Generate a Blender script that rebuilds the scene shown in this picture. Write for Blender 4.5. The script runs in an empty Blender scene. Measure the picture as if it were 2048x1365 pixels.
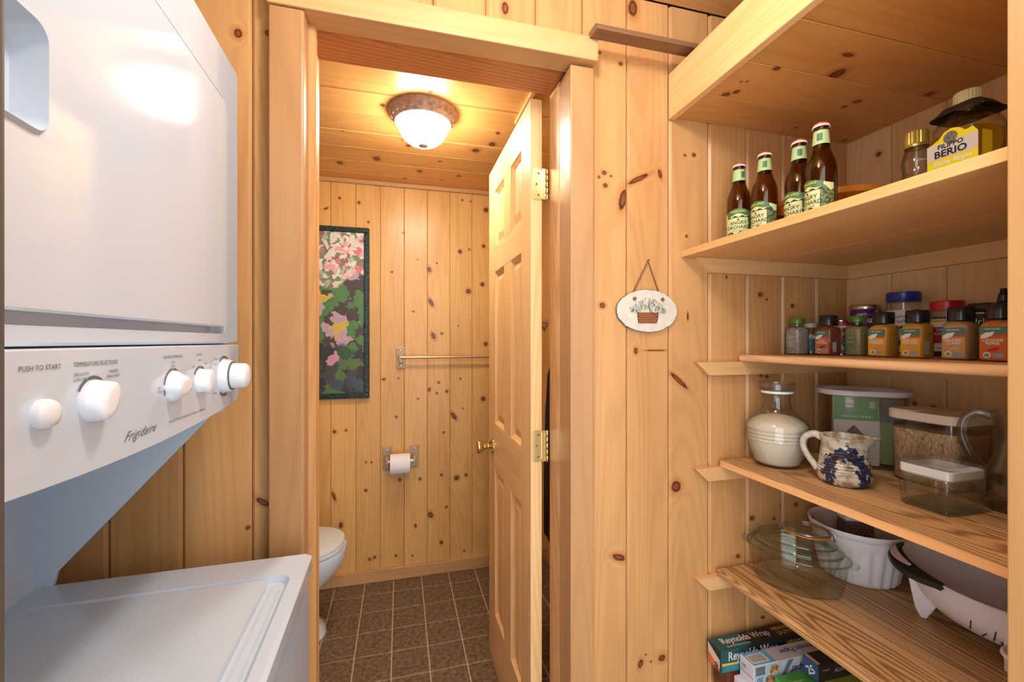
import bpy, bmesh, math, random
from mathutils import Vector, Matrix
random.seed(7)
S = bpy.context.scene
C = S.collection
PI = math.pi

# ------------------------------------------------------------------ camera, light, exposure
cam = bpy.data.cameras.new('camera'); camo = bpy.data.objects.new('camera', cam); C.objects.link(camo)
cam.sensor_width = 36.0; cam.lens = 857.0 / 2048.0 * 36.0; cam.clip_start = 0.02
camo.location = (0, 0, 1.33); camo.rotation_euler = (math.radians(90), 0, math.radians(-14.68))
S.camera = camo
S.view_settings.view_transform = 'Standard'; S.view_settings.look = 'None'
S.view_settings.exposure = 0.27; S.view_settings.gamma = 1.0; S.view_settings.use_curve_mapping = False
S.cycles.use_denoising = True
S.cycles.max_bounces = 10; S.cycles.diffuse_bounces = 3; S.cycles.glossy_bounces = 3; S.cycles.transparent_max_bounces = 28; S.cycles.transmission_bounces = 10
S.cycles.use_adaptive_sampling = True; S.cycles.adaptive_threshold = 0.05
S.cycles.caustics_reflective = False; S.cycles.caustics_refractive = False
S.cycles.sample_clamp_indirect = 6.0
world = bpy.data.worlds.new('world'); S.world = world; world.use_nodes = True
world.node_tree.nodes['Background'].inputs[0].default_value = (0.90, 0.95, 1.0, 1)
world.node_tree.nodes['Background'].inputs[1].default_value = 3.2
# the laundry room's own ceiling lamp, just above and behind the top edge of the picture
pl = bpy.data.lights.new('room_ceiling_lamp', 'POINT'); pl.energy = 14.5; pl.shadow_soft_size = 0.07; pl.color = (0.97, 0.985, 1.0)
plo = bpy.data.objects.new('room_ceiling_lamp', pl); C.objects.link(plo); plo.location = (0.13, 0.44, 2.15)

# ------------------------------------------------------------------ materials
def srgb(r, g, b):
    f = lambda c: (c/255/12.92) if c/255 <= 0.04045 else ((c/255+0.055)/1.055)**2.4
    return (f(r), f(g), f(b), 1.0)
MATS = {}
def mat(name, col=(200,200,200), rough=0.5, metal=0.0, spec=0.5, coat=0.0, bump=None, var=None, emit=None, sss=0.0):
    if name in MATS: return MATS[name]
    m = bpy.data.materials.new(name); m.use_nodes = True
    nt = m.node_tree; N = nt.nodes; L = nt.links; b = N['Principled BSDF']
    c = srgb(*col)
    b.inputs['Base Color'].default_value = c; b.inputs['Roughness'].default_value = rough
    b.inputs['Metallic'].default_value = metal; b.inputs['Specular IOR Level'].default_value = spec
    b.inputs['Coat Weight'].default_value = coat; b.inputs['Coat Roughness'].default_value = 0.08
    if sss: b.inputs['Subsurface Weight'].default_value = sss; b.inputs['Subsurface Radius'].default_value = (.01,.01,.01)
    if emit: b.inputs['Emission Color'].default_value = srgb(*emit[0]); b.inputs['Emission Strength'].default_value = emit[1]
    if var or bump:
        g = N.new('ShaderNodeNewGeometry')
    if var:                                  # var = (other colour, scale, contrast)
        n = N.new('ShaderNodeTexNoise'); n.inputs['Scale'].default_value = var[1]; n.inputs['Detail'].default_value = 5
        L.new(g.outputs['Position'], n.inputs['Vector'])
        r = N.new('ShaderNodeMapRange'); r.inputs[1].default_value = 0.5-var[2]; r.inputs[2].default_value = 0.5+var[2]
        L.new(n.outputs['Fac'], r.inputs[0])
        mx = N.new('ShaderNodeMix'); mx.data_type = 'RGBA'; mx.inputs[6].default_value = c; mx.inputs[7].default_value = srgb(*var[0])
        L.new(r.outputs[0], mx.inputs[0]); L.new(mx.outputs[2], b.inputs['Base Color'])
    if bump:                                 # bump = (scale, strength)
        n = N.new('ShaderNodeTexNoise'); n.inputs['Scale'].default_value = bump[0]; n.inputs['Detail'].default_value = 4
        L.new(g.outputs['Position'], n.inputs['Vector'])
        bp = N.new('ShaderNodeBump'); bp.inputs['Strength'].default_value = bump[1]; bp.inputs['Distance'].default_value = 0.002
        L.new(n.outputs['Fac'], bp.inputs['Height']); L.new(bp.outputs[0], b.inputs['Normal'])
    MATS[name] = m
    return m
def thin_glass(name, col=(235,245,240), rough=0.02, dens=0.0, ior=1.5, real=0.0):
    """clear walls: light goes straight through, the surface mirrors by Fresnel, edges take the glass colour"""
    if name in MATS: return MATS[name]
    m = bpy.data.materials.new(name); m.use_nodes = True
    nt = m.node_tree; N = nt.nodes; L = nt.links; N.remove(N['Principled BSDF']); out = N['Material Output']
    tr = N.new('ShaderNodeBsdfTransparent'); gl = N.new('ShaderNodeBsdfGlossy'); gl.inputs['Roughness'].default_value = rough
    lw = N.new('ShaderNodeLayerWeight'); lw.inputs[0].default_value = 0.09
    cm = N.new('ShaderNodeMix'); cm.data_type = 'RGBA'
    a = srgb(*col); base = tuple(1-(1-x)*0.02 for x in a[:3]) + (1,)
    if dens: base = a
    edge = tuple(x**1.7*0.78 for x in a[:3]) + (1,)
    cm.inputs[6].default_value = base; cm.inputs[7].default_value = edge
    L.new(lw.outputs['Facing'], cm.inputs[0]); L.new(cm.outputs[2], tr.inputs[0])
    fr = N.new('ShaderNodeFresnel'); geo = N.new('ShaderNodeNewGeometry')   # same mirror strength on both sides of the wall
    ir = N.new('ShaderNodeMapRange'); ir.inputs[3].default_value = ior; ir.inputs[4].default_value = 1.0/ior; L.new(geo.outputs['Backfacing'], ir.inputs[0]); L.new(ir.outputs[0], fr.inputs[0])
    mx = N.new('ShaderNodeMixShader'); L.new(fr.outputs[0], mx.inputs[0]); L.new(tr.outputs[0], mx.inputs[1]); L.new(gl.outputs[0], mx.inputs[2])
    sh = mx.outputs[0]
    if real:                                   # part of the light is bent as in solid glass
        gb_ = N.new('ShaderNodeBsdfGlass'); gb_.inputs['Color'].default_value = tuple(1-(1-x)*0.25 for x in a[:3]) + (1,); gb_.inputs['Roughness'].default_value = 0.0; gb_.inputs['IOR'].default_value = 1.48
        m2 = N.new('ShaderNodeMixShader'); m2.inputs[0].default_value = real; L.new(sh, m2.inputs[1]); L.new(gb_.outputs[0], m2.inputs[2]); sh = m2.outputs[0]
    L.new(sh, out.inputs[0]); MATS[name] = m
    return m
def wood(name, light=(236,194,138), dark=(212,158,98), axis='z', knots=(), plane='xz', rough=0.36, tint=0.32, ring=0.26, rnd_knots=0.0, fine=0.30, vk=(5.0, 2.0), rf=150.0):
    """varnished knotty pine; knots is a list of (a, b, ra, rb, turn) on the given plane in metres"""
    if name in MATS: return MATS[name]
    m = bpy.data.materials.new(name); m.use_nodes = True
    nt = m.node_tree; N = nt.nodes; L = nt.links; bs = N['Principled BSDF']
    def math_(op, a, b=None, c=None):
        n = N.new('ShaderNodeMath'); n.operation = op
        for i, v in enumerate((a, b, c)):
            if v is None: continue
            if hasattr(v, 'links'): L.new(v, n.inputs[i])
            else: n.inputs[i].default_value = v
        return n.outputs[0]
    def comb(x, y, z):
        n = N.new('ShaderNodeCombineXYZ')
        for i, v in enumerate((x, y, z)):
            if hasattr(v, 'links'): L.new(v, n.inputs[i])
            else: n.inputs[i].default_value = v
        return n.outputs[0]
    def rng(v, a, b, c=0.0, d=1.0, smooth=False):
        n = N.new('ShaderNodeMapRange'); n.interpolation_type = 'SMOOTHSTEP' if smooth else 'LINEAR'
        L.new(v, n.inputs[0])
        for i, q in enumerate((a, b, c, d)): n.inputs[i+1].default_value = q
        return n.outputs[0]
    def noise(v, s, d=2.0, r=0.5):
        n = N.new('ShaderNodeTexNoise'); n.inputs['Scale'].default_value = s; n.inputs['Detail'].default_value = d; n.inputs['Roughness'].default_value = r
        L.new(v, n.inputs['Vector']); return n.outputs['Fac']
    def mixc(f, a, b, mode='MIX'):
        n = N.new('ShaderNodeMix'); n.data_type = 'RGBA'; n.blend_type = mode
        for i, v in ((0, f), (6, a), (7, b)):
            if hasattr(v, 'links'): L.new(v, n.inputs[i])
            else: n.inputs[i].default_value = v
        return n.outputs[2]
    g = N.new('ShaderNodeNewGeometry'); oi = N.new('ShaderNodeObjectInfo'); sp = N.new('ShaderNodeSeparateXYZ'); L.new(g.outputs['Position'], sp.inputs[0])
    X_ = {'x': sp.outputs[0], 'y': sp.outputs[1], 'z': sp.outputs[2]}
    gr = X_[axis]; oth = [X_[k] for k in 'xyz' if k != axis]
    rnd = oi.outputs['Random']
    ra = math_('MULTIPLY', rnd, 41.0)
    a1 = math_('ADD', oth[0], ra); b1 = math_('ADD', oth[1], math_('MULTIPLY', rnd, 17.0)); g1 = math_('ADD', gr, math_('MULTIPLY', rnd, 23.0))
    kd = None
    if knots:
        p = comb(X_[plane[0]], X_[plane[1]], 0.0)
        for (ka, kb, r1, r2, t) in knots:
            mp = N.new('ShaderNodeMapping'); mp.vector_type = 'TEXTURE'
            mp.inputs['Location'].default_value = (ka, kb, 0); mp.inputs['Rotation'].default_value = (0, 0, math.radians(-t)); mp.inputs['Scale'].default_value = (r1*0.85, r2*0.85, 1)
            L.new(p, mp.inputs[0])
            ln = N.new('ShaderNodeVectorMath'); ln.operation = 'LENGTH'; L.new(mp.outputs[0], ln.inputs[0])
            kd = ln.outputs['Value'] if kd is None else math_('MINIMUM', kd, ln.outputs['Value'])
    if rnd_knots:
        v = N.new('ShaderNodeTexVoronoi'); v.voronoi_dimensions = '3D'; v.inputs['Scale'].default_value = 1.0
        L.new(comb(math_('MULTIPLY', a1, vk[0]), math_('MULTIPLY', b1, vk[0]), math_('MULTIPLY', g1, vk[1])), v.inputs['Vector'])
        sc = N.new('ShaderNodeSeparateColor'); L.new(v.outputs['Color'], sc.inputs[0])
        big = math_('MULTIPLY', rng(sc.outputs[0], 1.0-rnd_knots, 1.0, 0.001, 0.055), 1.0)
        kv = math_('DIVIDE', v.outputs['Distance'], big)
        kd = kv if kd is None else math_('MINIMUM', kd, kv)
    # growth rings: contour lines of a very stretched noise
    F = noise(comb(math_('MULTIPLY', a1, 5.5), math_('MULTIPLY', b1, 5.5), math_('MULTIPLY', g1, 0.42)), 1.0, 1.0)
    if kd is not None:
        F = math_('ADD', F, math_('MULTIPLY', rng(kd, 0.0, 4.5, 1.0, 0.0, True), 0.05))
    rings = math_('MULTIPLY_ADD', math_('SINE', math_('MULTIPLY', F, rf)), 0.5, 0.5)
    rings = math_('POWER', rings, 2.2)
    fib = noise(comb(math_('MULTIPLY', a1, 420.0), math_('MULTIPLY', b1, 420.0), math_('MULTIPLY', g1, 5.0)), 1.0, 3.0, 0.6)
    blot = noise(comb(math_('MULTIPLY', a1, 9.0), math_('MULTIPLY', b1, 9.0), math_('MULTIPLY', g1, 1.6)), 1.0, 3.0)
    f = math_('ADD', math_('MULTIPLY', rings, ring), math_('MULTIPLY', rng(fib, 0.3, 0.75), fine))
    f = math_('ADD', f, rng(blot, 0.35, 0.7, -0.15, 0.3))
    col = mixc(rng(f, 0.0, 1.1), srgb(*light), srgb(*dark))
    hue = N.new('ShaderNodeValToRGB'); e = hue.color_ramp.elements
    w = lambda r, gg, b: tuple(1-(1-q)*tint for q in (r, gg, b)) + (1,)
    e[0].position = 0.0; e[0].color = w(0.98, 0.90, 0.80); e[1].position = 1.0; e[1].color = w(0.96, 0.98, 0.90)
    n_ = e.new(0.35); n_.color = w(1.08, 1.04, 1.0); n_ = e.new(0.7); n_.color = w(0.82, 0.76, 0.66)
    L.new(rnd, hue.inputs[0]); col = mixc(1.0, col, hue.outputs[0], 'MULTIPLY')
    if kd is not None:
        kn = math_('ADD', kd, math_('MULTIPLY_ADD', noise(g.outputs['Position'], 160.0, 2.0), 0.5, -0.25))
        halo = rng(kn, 0.9, 2.6, 0.55, 0.0, True)
        col = mixc(halo, col, srgb(178,98,44))
        col = mixc(rng(kn, 0.85, 1.25, 0.95, 0.0, True), col, srgb(74,30,14))
        col = mixc(rng(kn, 0.45, 0.8, 0.75, 0.0, True), col, srgb(148,84,52))
    L.new(col, bs.inputs['Base Color'])
    bs.inputs['Roughness'].default_value = rough; bs.inputs['Specular IOR Level'].default_value = 0.42
    MATS[name] = m
    return m

# ------------------------------------------------------------------ mesh helpers
def obj(name, bm, m=None, parent=None, smooth=0, bevel=0.0, bseg=2, loc=None, rot=None):
    if bevel:
        bmesh.ops.bevel(bm, geom=bm.edges[:], offset=bevel, segments=bseg, affect='EDGES', profile=0.5, clamp_overlap=True)
    bmesh.ops.recalc_face_normals(bm, faces=bm.faces[:])
    me = bpy.data.meshes.new(name); bm.to_mesh(me); bm.free()
    if m: me.materials.append(m)
    if smooth:
        for p in me.polygons: p.use_smooth = True
        if smooth < 180:
            try: me.set_sharp_from_angle(angle=math.radians(smooth))
            except Exception: pass
    o = bpy.data.objects.new(name, me); C.objects.link(o)
    if parent is not None: o.parent = parent
    if loc: o.location = loc
    if rot: o.rotation_euler = rot
    return o
def inst(name, src, parent=None, loc=(0,0,0), rot=(0,0,0), scale=None):
    o = bpy.data.objects.new(name, src.data); C.objects.link(o)
    if parent is not None: o.parent = parent
    o.location = loc; o.rotation_euler = rot
    if scale: o.scale = scale
    return o
def tag(o, label, cat, group=None):
    o['label'] = label; o['category'] = cat
    if group: o['group'] = group
    return o
def thing(name, label, cat, loc=(0,0,0), rz=0.0, group=None):
    o = bpy.data.objects.new(name, None); C.objects.link(o); o.location = loc; o.rotation_euler = (0,0,rz); o.empty_display_size = 0.05
    return tag(o, label, cat, group)
def struct(o): o['kind'] = 'structure'; return o
def part_label(o, s): o['label'] = s; return o
def B(*boxes):
    """bmesh of axis-aligned boxes (x0,x1,y0,y1,z0,z1)"""
    bm = bmesh.new()
    for (x0,x1,y0,y1,z0,z1) in boxes:
        v = [bm.verts.new(p) for p in ((x0,y0,z0),(x1,y0,z0),(x1,y1,z0),(x0,y1,z0),(x0,y0,z1),(x1,y0,z1),(x1,y1,z1),(x0,y1,z1))]
        for q in ((0,3,2,1),(4,5,6,7),(0,1,5,4),(1,2,6,5),(2,3,7,6),(3,0,4,7)): bm.faces.new([v[i] for i in q])
    return bm
def loft(secs, cap0=True, cap1=True, closed=True, bm=None):
    bm = bm or bmesh.new()
    rows = [[bm.verts.new(p) for p in s] for s in secs]
    n = len(rows[0])
    for a, b in zip(rows, rows[1:]):
        for i in range(n if closed else n-1):
            j = (i+1) % n
            bm.faces.new((a[i], a[j], b[j], b[i]))
    if cap0: bm.faces.new(rows[0][::-1])
    if cap1: bm.faces.new(rows[-1])
    return bm
def lathe(prof, n=32, cx=0.0, cy=0.0, cap0=True, cap1=True, bm=None, sx=1.0, sy=1.0):
    secs = [[(cx+r*sx*math.cos(2*PI*i/n), cy+r*sy*math.sin(2*PI*i/n), z) for i in range(n)] for r, z in prof]
    return loft(secs, cap0, cap1, True, bm)
def shell(prof, t, n=40, bm=None, **k):
    """lathe with walls: outer profile bottom->top, then an inner one back down; floor thickness 1.6 t"""
    inner = [(max(r-t, 0.0005), max(z, prof[0][1]+1.6*t)) for r, z in reversed(prof)]
    return lathe(list(prof)+inner, n, bm=bm, **k)
def rrect(w, d, r, z, n=5, cx=0.0, cy=0.0):
    pts = []
    r = min(r, w/2-1e-4, d/2-1e-4)
    for (sx, sy, a0) in ((1,1,0),(-1,1,90),(-1,-1,180),(1,-1,270)):
        for k in range(n+1):
            a = math.radians(a0+90*k/n)
            pts.append((cx+sx*(w/2-r)+r*math.cos(a), cy+sy*(d/2-r)+r*math.sin(a), z))
    return pts
def tube(pts, r, n=10, caps=True, bm=None, radii=None, smooth_path=0):
    bm = bm or bmesh.new(); P = [Vector(p) for p in pts]; secs = []
    if smooth_path:
        Q, R = [], []
        for i in range(len(P)-1):
            p0, p1, p2, p3 = P[max(i-1,0)], P[i], P[i+1], P[min(i+2,len(P)-1)]
            for k in range(smooth_path):
                u = k/smooth_path; Q.append(0.5*(2*p1+(p2-p0)*u+(2*p0-5*p1+4*p2-p3)*u*u+(3*p1-p0-3*p2+p3)*u**3))
                if radii: R.append(radii[i]*(1-u)+radii[i+1]*u)
        Q.append(P[-1]); P = Q
        if radii: R.append(radii[-1]); radii = R
    up = Vector((0,0,1))
    t0 = (P[1]-P[0]).normalized()
    nn = t0.cross(up)
    if nn.length < 1e-3: nn = t0.cross(Vector((1,0,0)))
    nn.normalize()
    for i, p in enumerate(P):
        t = (P[min(i+1,len(P)-1)]-P[max(i-1,0)]).normalized()
        nn = (nn - t*nn.dot(t)).normalized(); bb = t.cross(nn)
        rr = radii[i] if radii else r
        secs.append([tuple(p + nn*rr*math.cos(2*PI*k/n) + bb*rr*math.sin(2*PI*k/n)) for k in range(n)])
    return loft(secs, caps, caps, True, bm)
def xform(bm, M):
    bmesh.ops.transform(bm, matrix=M, verts=bm.verts[:]); return bm
def poly(pts, t, axis='y'):
    """flat outline (u, v) extruded by t along an axis: 'y' -> (u, 0..t, v), 'x' -> (0..t, u, v), 'z' -> (u, v, 0..t)"""
    f = {'y': lambda u, v, w: (u, w, v), 'x': lambda u, v, w: (w, u, v), 'z': lambda u, v, w: (u, v, w)}[axis]
    return loft([[f(u, v, 0.0) for u, v in pts], [f(u, v, t) for u, v in pts]])
def arcpatch(r, z0, z1, a0, a1, n=12, zt=None, cx=0.0, cy=0.0):
    """a printed label bent round a bottle; zt(u) lifts the upper edge"""
    bm = bmesh.new(); lo, hi = [], []
    for i in range(n+1):
        u = i/n; a = a0+(a1-a0)*u
        lo.append(bm.verts.new((cx+r*math.cos(a), cy+r*math.sin(a), z0)))
        hi.append(bm.verts.new((cx+r*math.cos(a), cy+r*math.sin(a), z1+(zt(u) if zt else 0.0))))
    for i in range(n): bm.faces.new((lo[i], lo[i+1], hi[i+1], hi[i]))
    return bm
_txt = {}
def text_bm(s, size=1.0, bold=0.0, shear=0.0, align='CENTER', space=1.0, sx=1.0):
    cu = bpy.data.curves.new('t', 'FONT'); cu.body = s; cu.size = size; cu.align_x = align; cu.align_y = 'CENTER'
    cu.offset = bold*size; cu.shear = shear; cu.space_character = space; cu.resolution_u = 2
    o = bpy.data.objects.new('t', cu); C.objects.link(o)
    me = bpy.data.meshes.new_from_object(o)
    bpy.data.objects.remove(o); bpy.data.curves.remove(cu)
    bm = bmesh.new(); bm.from_mesh(me); bpy.data.meshes.remove(me)
    if sx != 1.0: xform(bm, Matrix.Diagonal((sx,1,1,1)))
    return bm
def flat_text(name, s, size, m, parent, origin, right, up, **k):
    """lettering laid on a flat face: origin is the middle of the line"""
    bm = text_bm(s, size, **k); o, r, u = Vector(origin), Vector(right).normalized(), Vector(up).normalized(); n = r.cross(u)
    for v in bm.verts: v.co = o + r*v.co.x + u*v.co.y + n*0.0004
    me = bpy.data.meshes.new(name); bm.to_mesh(me); bm.free(); me.materials.append(m)
    ob = bpy.data.objects.new(name, me); C.objects.link(ob); ob.parent = parent
    return ob
def bent_text(name, s, size, m, parent, r, ang, z, tilt=0.0, **k):
    """lettering bent round a vertical cylinder of radius r, centred at angle ang"""
    bm = text_bm(s, size, **k)
    for v in bm.verts:
        x, y = v.co.x, v.co.y; a = ang + x/r
        v.co = Vector((r*math.cos(a), r*math.sin(a), z + y + tilt*x))
    me = bpy.data.meshes.new(name); bm.to_mesh(me); bm.free(); me.materials.append(m)
    ob = bpy.data.objects.new(name, me); C.objects.link(ob); ob.parent = parent
    return ob
KN_FRONT = [(0.577,2.079,0.0061,0.0054,0),(0.516,2.099,0.0044,0.004,0),(0.528,1.78,0.0073,0.0067,0),(0.513,1.767,0.0044,0.004,0),(0.548,1.773,0.0037,0.0033,0),(0.532,1.746,0.0073,0.0067,0),(0.584,1.713,0.012,0.0325,15),(0.631,1.773,0.0369,0.0069,-28),(0.698,1.793,0.0063,0.0139,-15),(0.614,2.237,0.0139,0.0245,0),(0.778,1.854,0.0041,0.0035,0),(0.807,1.858,0.0066,0.0057,0),(0.523,1.425,0.0088,0.008,0),(0.783,1.626,0.0049,0.0042,0),(0.787,1.399,0.0033,0.0113,0),(0.758,1.219,0.0388,0.007,40),(0.684,1.304,0.0345,0.0022,0),(0.623,1.303,0.0061,0.0096,0),(1.037,1.468,0.0091,0.0075,0),(1.06,1.454,0.0046,0.0038,0),(1.039,1.227,0.0055,0.0045,0),(1.061,1.224,0.0055,0.0045,0),(0.917,1.516,0.0035,0.0044,0),(0.749,0.922,0.0162,0.0168,0),(0.572,0.746,0.0211,0.0094,20),(0.957,0.7,0.0071,0.0059,0),(0.637,0.446,0.0078,0.0123,15),(0.704,0.45,0.0112,0.0097,0),(0.654,0.468,0.0031,0.0027,0),(0.67,0.446,0.0032,0.0027,0),(-0.338,1.995,0.0087,0.0108,0),(-0.28,2.006,0.006,0.0066,0),(-0.319,0.924,0.0039,0.0044,0),(-0.289,0.977,0.0177,0.0066,35),(1.156,1.437,0.0076,0.0061,0),(1.115,0.835,0.0075,0.006,0),(1.169,0.831,0.0076,0.0061,0),(1.087,0.796,0.0055,0.0045,0),(1.007,0.806,0.009,0.0074,0),(1.046,0.507,0.0074,0.0059,0),(0.256,2.166,0.0092,0.0175,0)]
KN_RIGHT = [(0.859,1.158,0.0048,0.0055,0),(0.816,1.152,0.0056,0.0067,0),(0.733,1.071,0.0048,0.0061,0),(0.951,1.883,0.0074,0.0074,0)]
KN_BATH = [(-0.167,1.986,0.0066,0.0069,0),(0.018,1.94,0.0055,0.0056,0),(-0.042,1.716,0.0068,0.007,0),(0.163,1.738,0.0113,0.0172,-20),(0.206,1.777,0.0057,0.0057,0),(0.339,1.85,0.0117,0.0117,0),(0.394,1.865,0.0059,0.0059,0),(0.479,1.89,0.0105,0.0103,0),(0.493,2.104,0.0135,0.0133,0),(0.099,1.792,0.0042,0.0042,0),(0.471,1.664,0.012,0.0118,0),(0.388,1.621,0.0148,0.0146,0),(0.173,1.55,0.0113,0.0257,-30),(0.075,1.497,0.0056,0.0056,0),(0.329,1.417,0.0044,0.0043,0),(0.186,1.359,0.0113,0.0201,-25),(0.234,1.373,0.0072,0.0071,0),(0.492,1.312,0.012,0.0118,0),(-0.087,1.117,0.0107,0.007,0),(-0.007,1.121,0.0055,0.0056,0),(0.217,1.092,0.0071,0.0071,0),(0.163,1.052,0.0084,0.0114,0),(0.206,1.03,0.0071,0.0072,0),(0.263,1.039,0.0086,0.0086,0),(0.341,1.11,0.0058,0.0058,0),(0.1,1.002,0.0055,0.0057,0),(0.476,0.988,0.0135,0.0133,0),(-0.018,0.904,0.0068,0.007,0),(0.303,0.895,0.0116,0.0261,-35),(0.356,0.937,0.0044,0.0044,0),(0.244,0.803,0.0072,0.0072,0),(-0.342,0.838,0.0088,0.0095,0),(-0.283,0.843,0.0064,0.0068,0),(-0.18,0.662,0.0052,0.0055,0),(-0.151,0.659,0.0053,0.0055,0),(-0.181,0.507,0.0079,0.0083,0),(-0.345,0.489,0.0076,0.027,-20),(0.0,0.551,0.0095,0.0098,0),(0.111,0.546,0.0084,0.0086,0),(0.232,0.559,0.0086,0.0086,0),(0.319,0.535,0.0145,0.0145,0),(0.374,0.548,0.0088,0.0087,0),(0.261,0.372,0.0072,0.0072,0),(0.17,0.336,0.0141,0.02,-30),(0.086,0.282,0.007,0.0113,0),(0.231,0.171,0.01,0.0101,0),(-0.135,0.132,0.008,0.0083,0),(-0.16,0.124,0.008,0.0083,0),(-0.021,0.126,0.0068,0.007,0),(0.069,0.115,0.0055,0.0057,0),(0.364,0.106,0.0059,0.0059,0),(-0.309,0.328,0.0102,0.0163,0),(-0.316,2.107,0.0063,0.0068,0),(-0.216,2.09,0.0078,0.0082,0),(-0.384,2.045,0.0125,0.0054,-25),(0.353,2.151,0.0059,0.0058,0),(0.403,2.147,0.0045,0.0044,0)]
KN_CEIL = [(0.106,1.539,0.0071,0.0062,0),(-0.062,1.672,0.0094,0.0107,0),(0.037,1.989,0.0113,0.0128,0),(0.011,1.939,0.0032,0.0048,0),(-0.233,1.92,0.0042,0.0046,0),(0.403,1.773,0.0085,0.0109,0),(0.401,1.879,0.0157,0.0195,0),(0.34,1.96,0.0185,0.0209,0),(-0.109,2.169,0.0169,0.0239,0),(-0.286,2.265,0.0148,0.0193,0),(0.191,2.125,0.0086,0.0089,0),(0.1,2.272,0.013,0.0167,0),(0.305,2.288,0.0107,0.014,0),(0.028,2.395,0.0081,0.0111,0),(0.221,2.367,0.0068,0.0074,0)]
KN_SOFF = [(0.986,0.775,0.0163,0.0211,0),(0.944,0.717,0.0142,0.0062,0),(0.833,0.794,0.0092,0.0063,0),(0.797,0.91,0.0101,0.0098,0),(0.814,0.894,0.0075,0.0085,0),(0.793,0.856,0.003,0.0033,0),(0.806,0.851,0.003,0.0034,0),(1.143,0.878,0.0067,0.0061,0),(1.151,0.85,0.0104,0.0089,0),(1.119,0.999,0.0043,0.0052,0),(1.335,1.024,0.0077,0.0083,0),(1.292,0.782,0.0114,0.0153,0)]
# ------------------------------------------------------------------ pine and other shared materials
def plank_mat(base, kn, lo, hi, axis_i, plane, **k):
    """the pine of one board: only the knots that lie on it"""
    mine = [q for q in kn if lo-0.002 <= q[axis_i] < hi-0.002]
    return wood('%s_%d' % (base, round(lo*1000)), knots=mine, plane=plane, **k) if mine else wood(base, **k)
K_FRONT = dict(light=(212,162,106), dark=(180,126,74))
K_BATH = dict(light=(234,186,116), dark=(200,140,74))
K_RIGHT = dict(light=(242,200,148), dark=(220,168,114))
K_CEIL = dict(axis='x', light=(236,184,112), dark=(202,138,70))
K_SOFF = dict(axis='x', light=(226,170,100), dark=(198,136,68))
M_TRIMZ = wood('pine_trim_upright', light=(188,142,96), dark=(164,116,72), rnd_knots=0.10, tint=0.3)
M_TRIMX = wood('pine_trim_across', light=(210,164,112), dark=(188,136,84), axis='x', rnd_knots=0.12, tint=0.3)
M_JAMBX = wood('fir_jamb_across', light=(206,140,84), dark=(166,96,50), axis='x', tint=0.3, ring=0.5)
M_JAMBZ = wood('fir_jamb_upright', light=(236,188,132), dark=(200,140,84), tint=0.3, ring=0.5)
M_DOOR = wood('fir_door_upright', light=(246,204,146), dark=(224,168,104), tint=0.2, ring=0.4)
M_DOORX = wood('fir_door_across', light=(246,204,146), dark=(224,168,104), axis='y', tint=0.2, ring=0.4)
M_SHELFY = wood('pine_shelf', light=(238,190,128), dark=(212,152,88), axis='y', rnd_knots=0.10, tint=0.3)
M_LAM = wood('walnut_laminate', light=(226,184,130), dark=(146,102,58), axis='y', tint=0.1, ring=0.75, fine=0.45, rough=0.42, rf=520.0)
M_RAWY = wood('raw_shelf_edge', light=(240,186,128), dark=(226,150,84), axis='y', rnd_knots=0.25, tint=0.2)
M_CLEAT = wood('pine_cleat', light=(234,190,134), dark=(208,156,102), axis='x', tint=0.2)
M_GAP = mat('groove_backing', (92,54,26), 0.8)  # dark brown backing slab behind the boards
M_TILE = mat('slate_look_tile', (134,110,86), 0.42, var=((92,73,56), 60.0, 0.12), bump=(60,0.25))
M_GROUT = mat('grout', (196,174,152), 0.9)
M_ENAMEL = mat('white_enamel', (198,212,228), 0.08, spec=0.55)
M_PLASTIC = mat('white_plastic', (230,236,244), 0.28)
M_CHROME = mat('chrome', (210,210,212), 0.18, 1.0)
M_BRASS = mat('polished_brass', (226,204,144), 0.18, 1.0)
M_DARK = mat('dark_gap', (26,24,22), 0.7)
M_PEW = mat('wood_tinted_pewter', (196,160,122), 0.4, 0.2, var=((160,136,110), 90.0, 0.2))  # tan of the reflected wood is put into the base colour
M_BLACK = mat('black_plastic', (22,22,23), 0.3)
M_GREY = mat('grey_print', (92,94,98), 0.6)
M_WHITE = mat('white_print', (240,240,236), 0.6)

# ------------------------------------------------------------------ room shell
def board_mesh(name, w, L, m, t=0.018, ch=0.0058):
    """one tongue-and-groove board, front at y=0 facing -y, standing from z=0 to L, with V edges"""
    h = w/2
    out = [(-h+ch, 0), (h-ch, 0), (h, ch), (h, t), (-h, t), (-h, ch)]
    bm = loft([[(u, v, 0) for u, v in out], [(u, v, L) for u, v in out]])
    bmesh.ops.recalc_face_normals(bm, faces=bm.faces[:])
    me = bpy.data.meshes.new(name); bm.to_mesh(me); bm.free(); me.materials.append(m)
    return me
def board(me, parent, loc, rot=(0,0,0)):
    o = bpy.data.objects.new('board', me); C.objects.link(o); o.parent = parent; o.location = loc; o.rotation_euler = rot
    return o
Z_CEIL = 2.265; Z_BATH = 2.212; YW = 1.045
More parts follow.
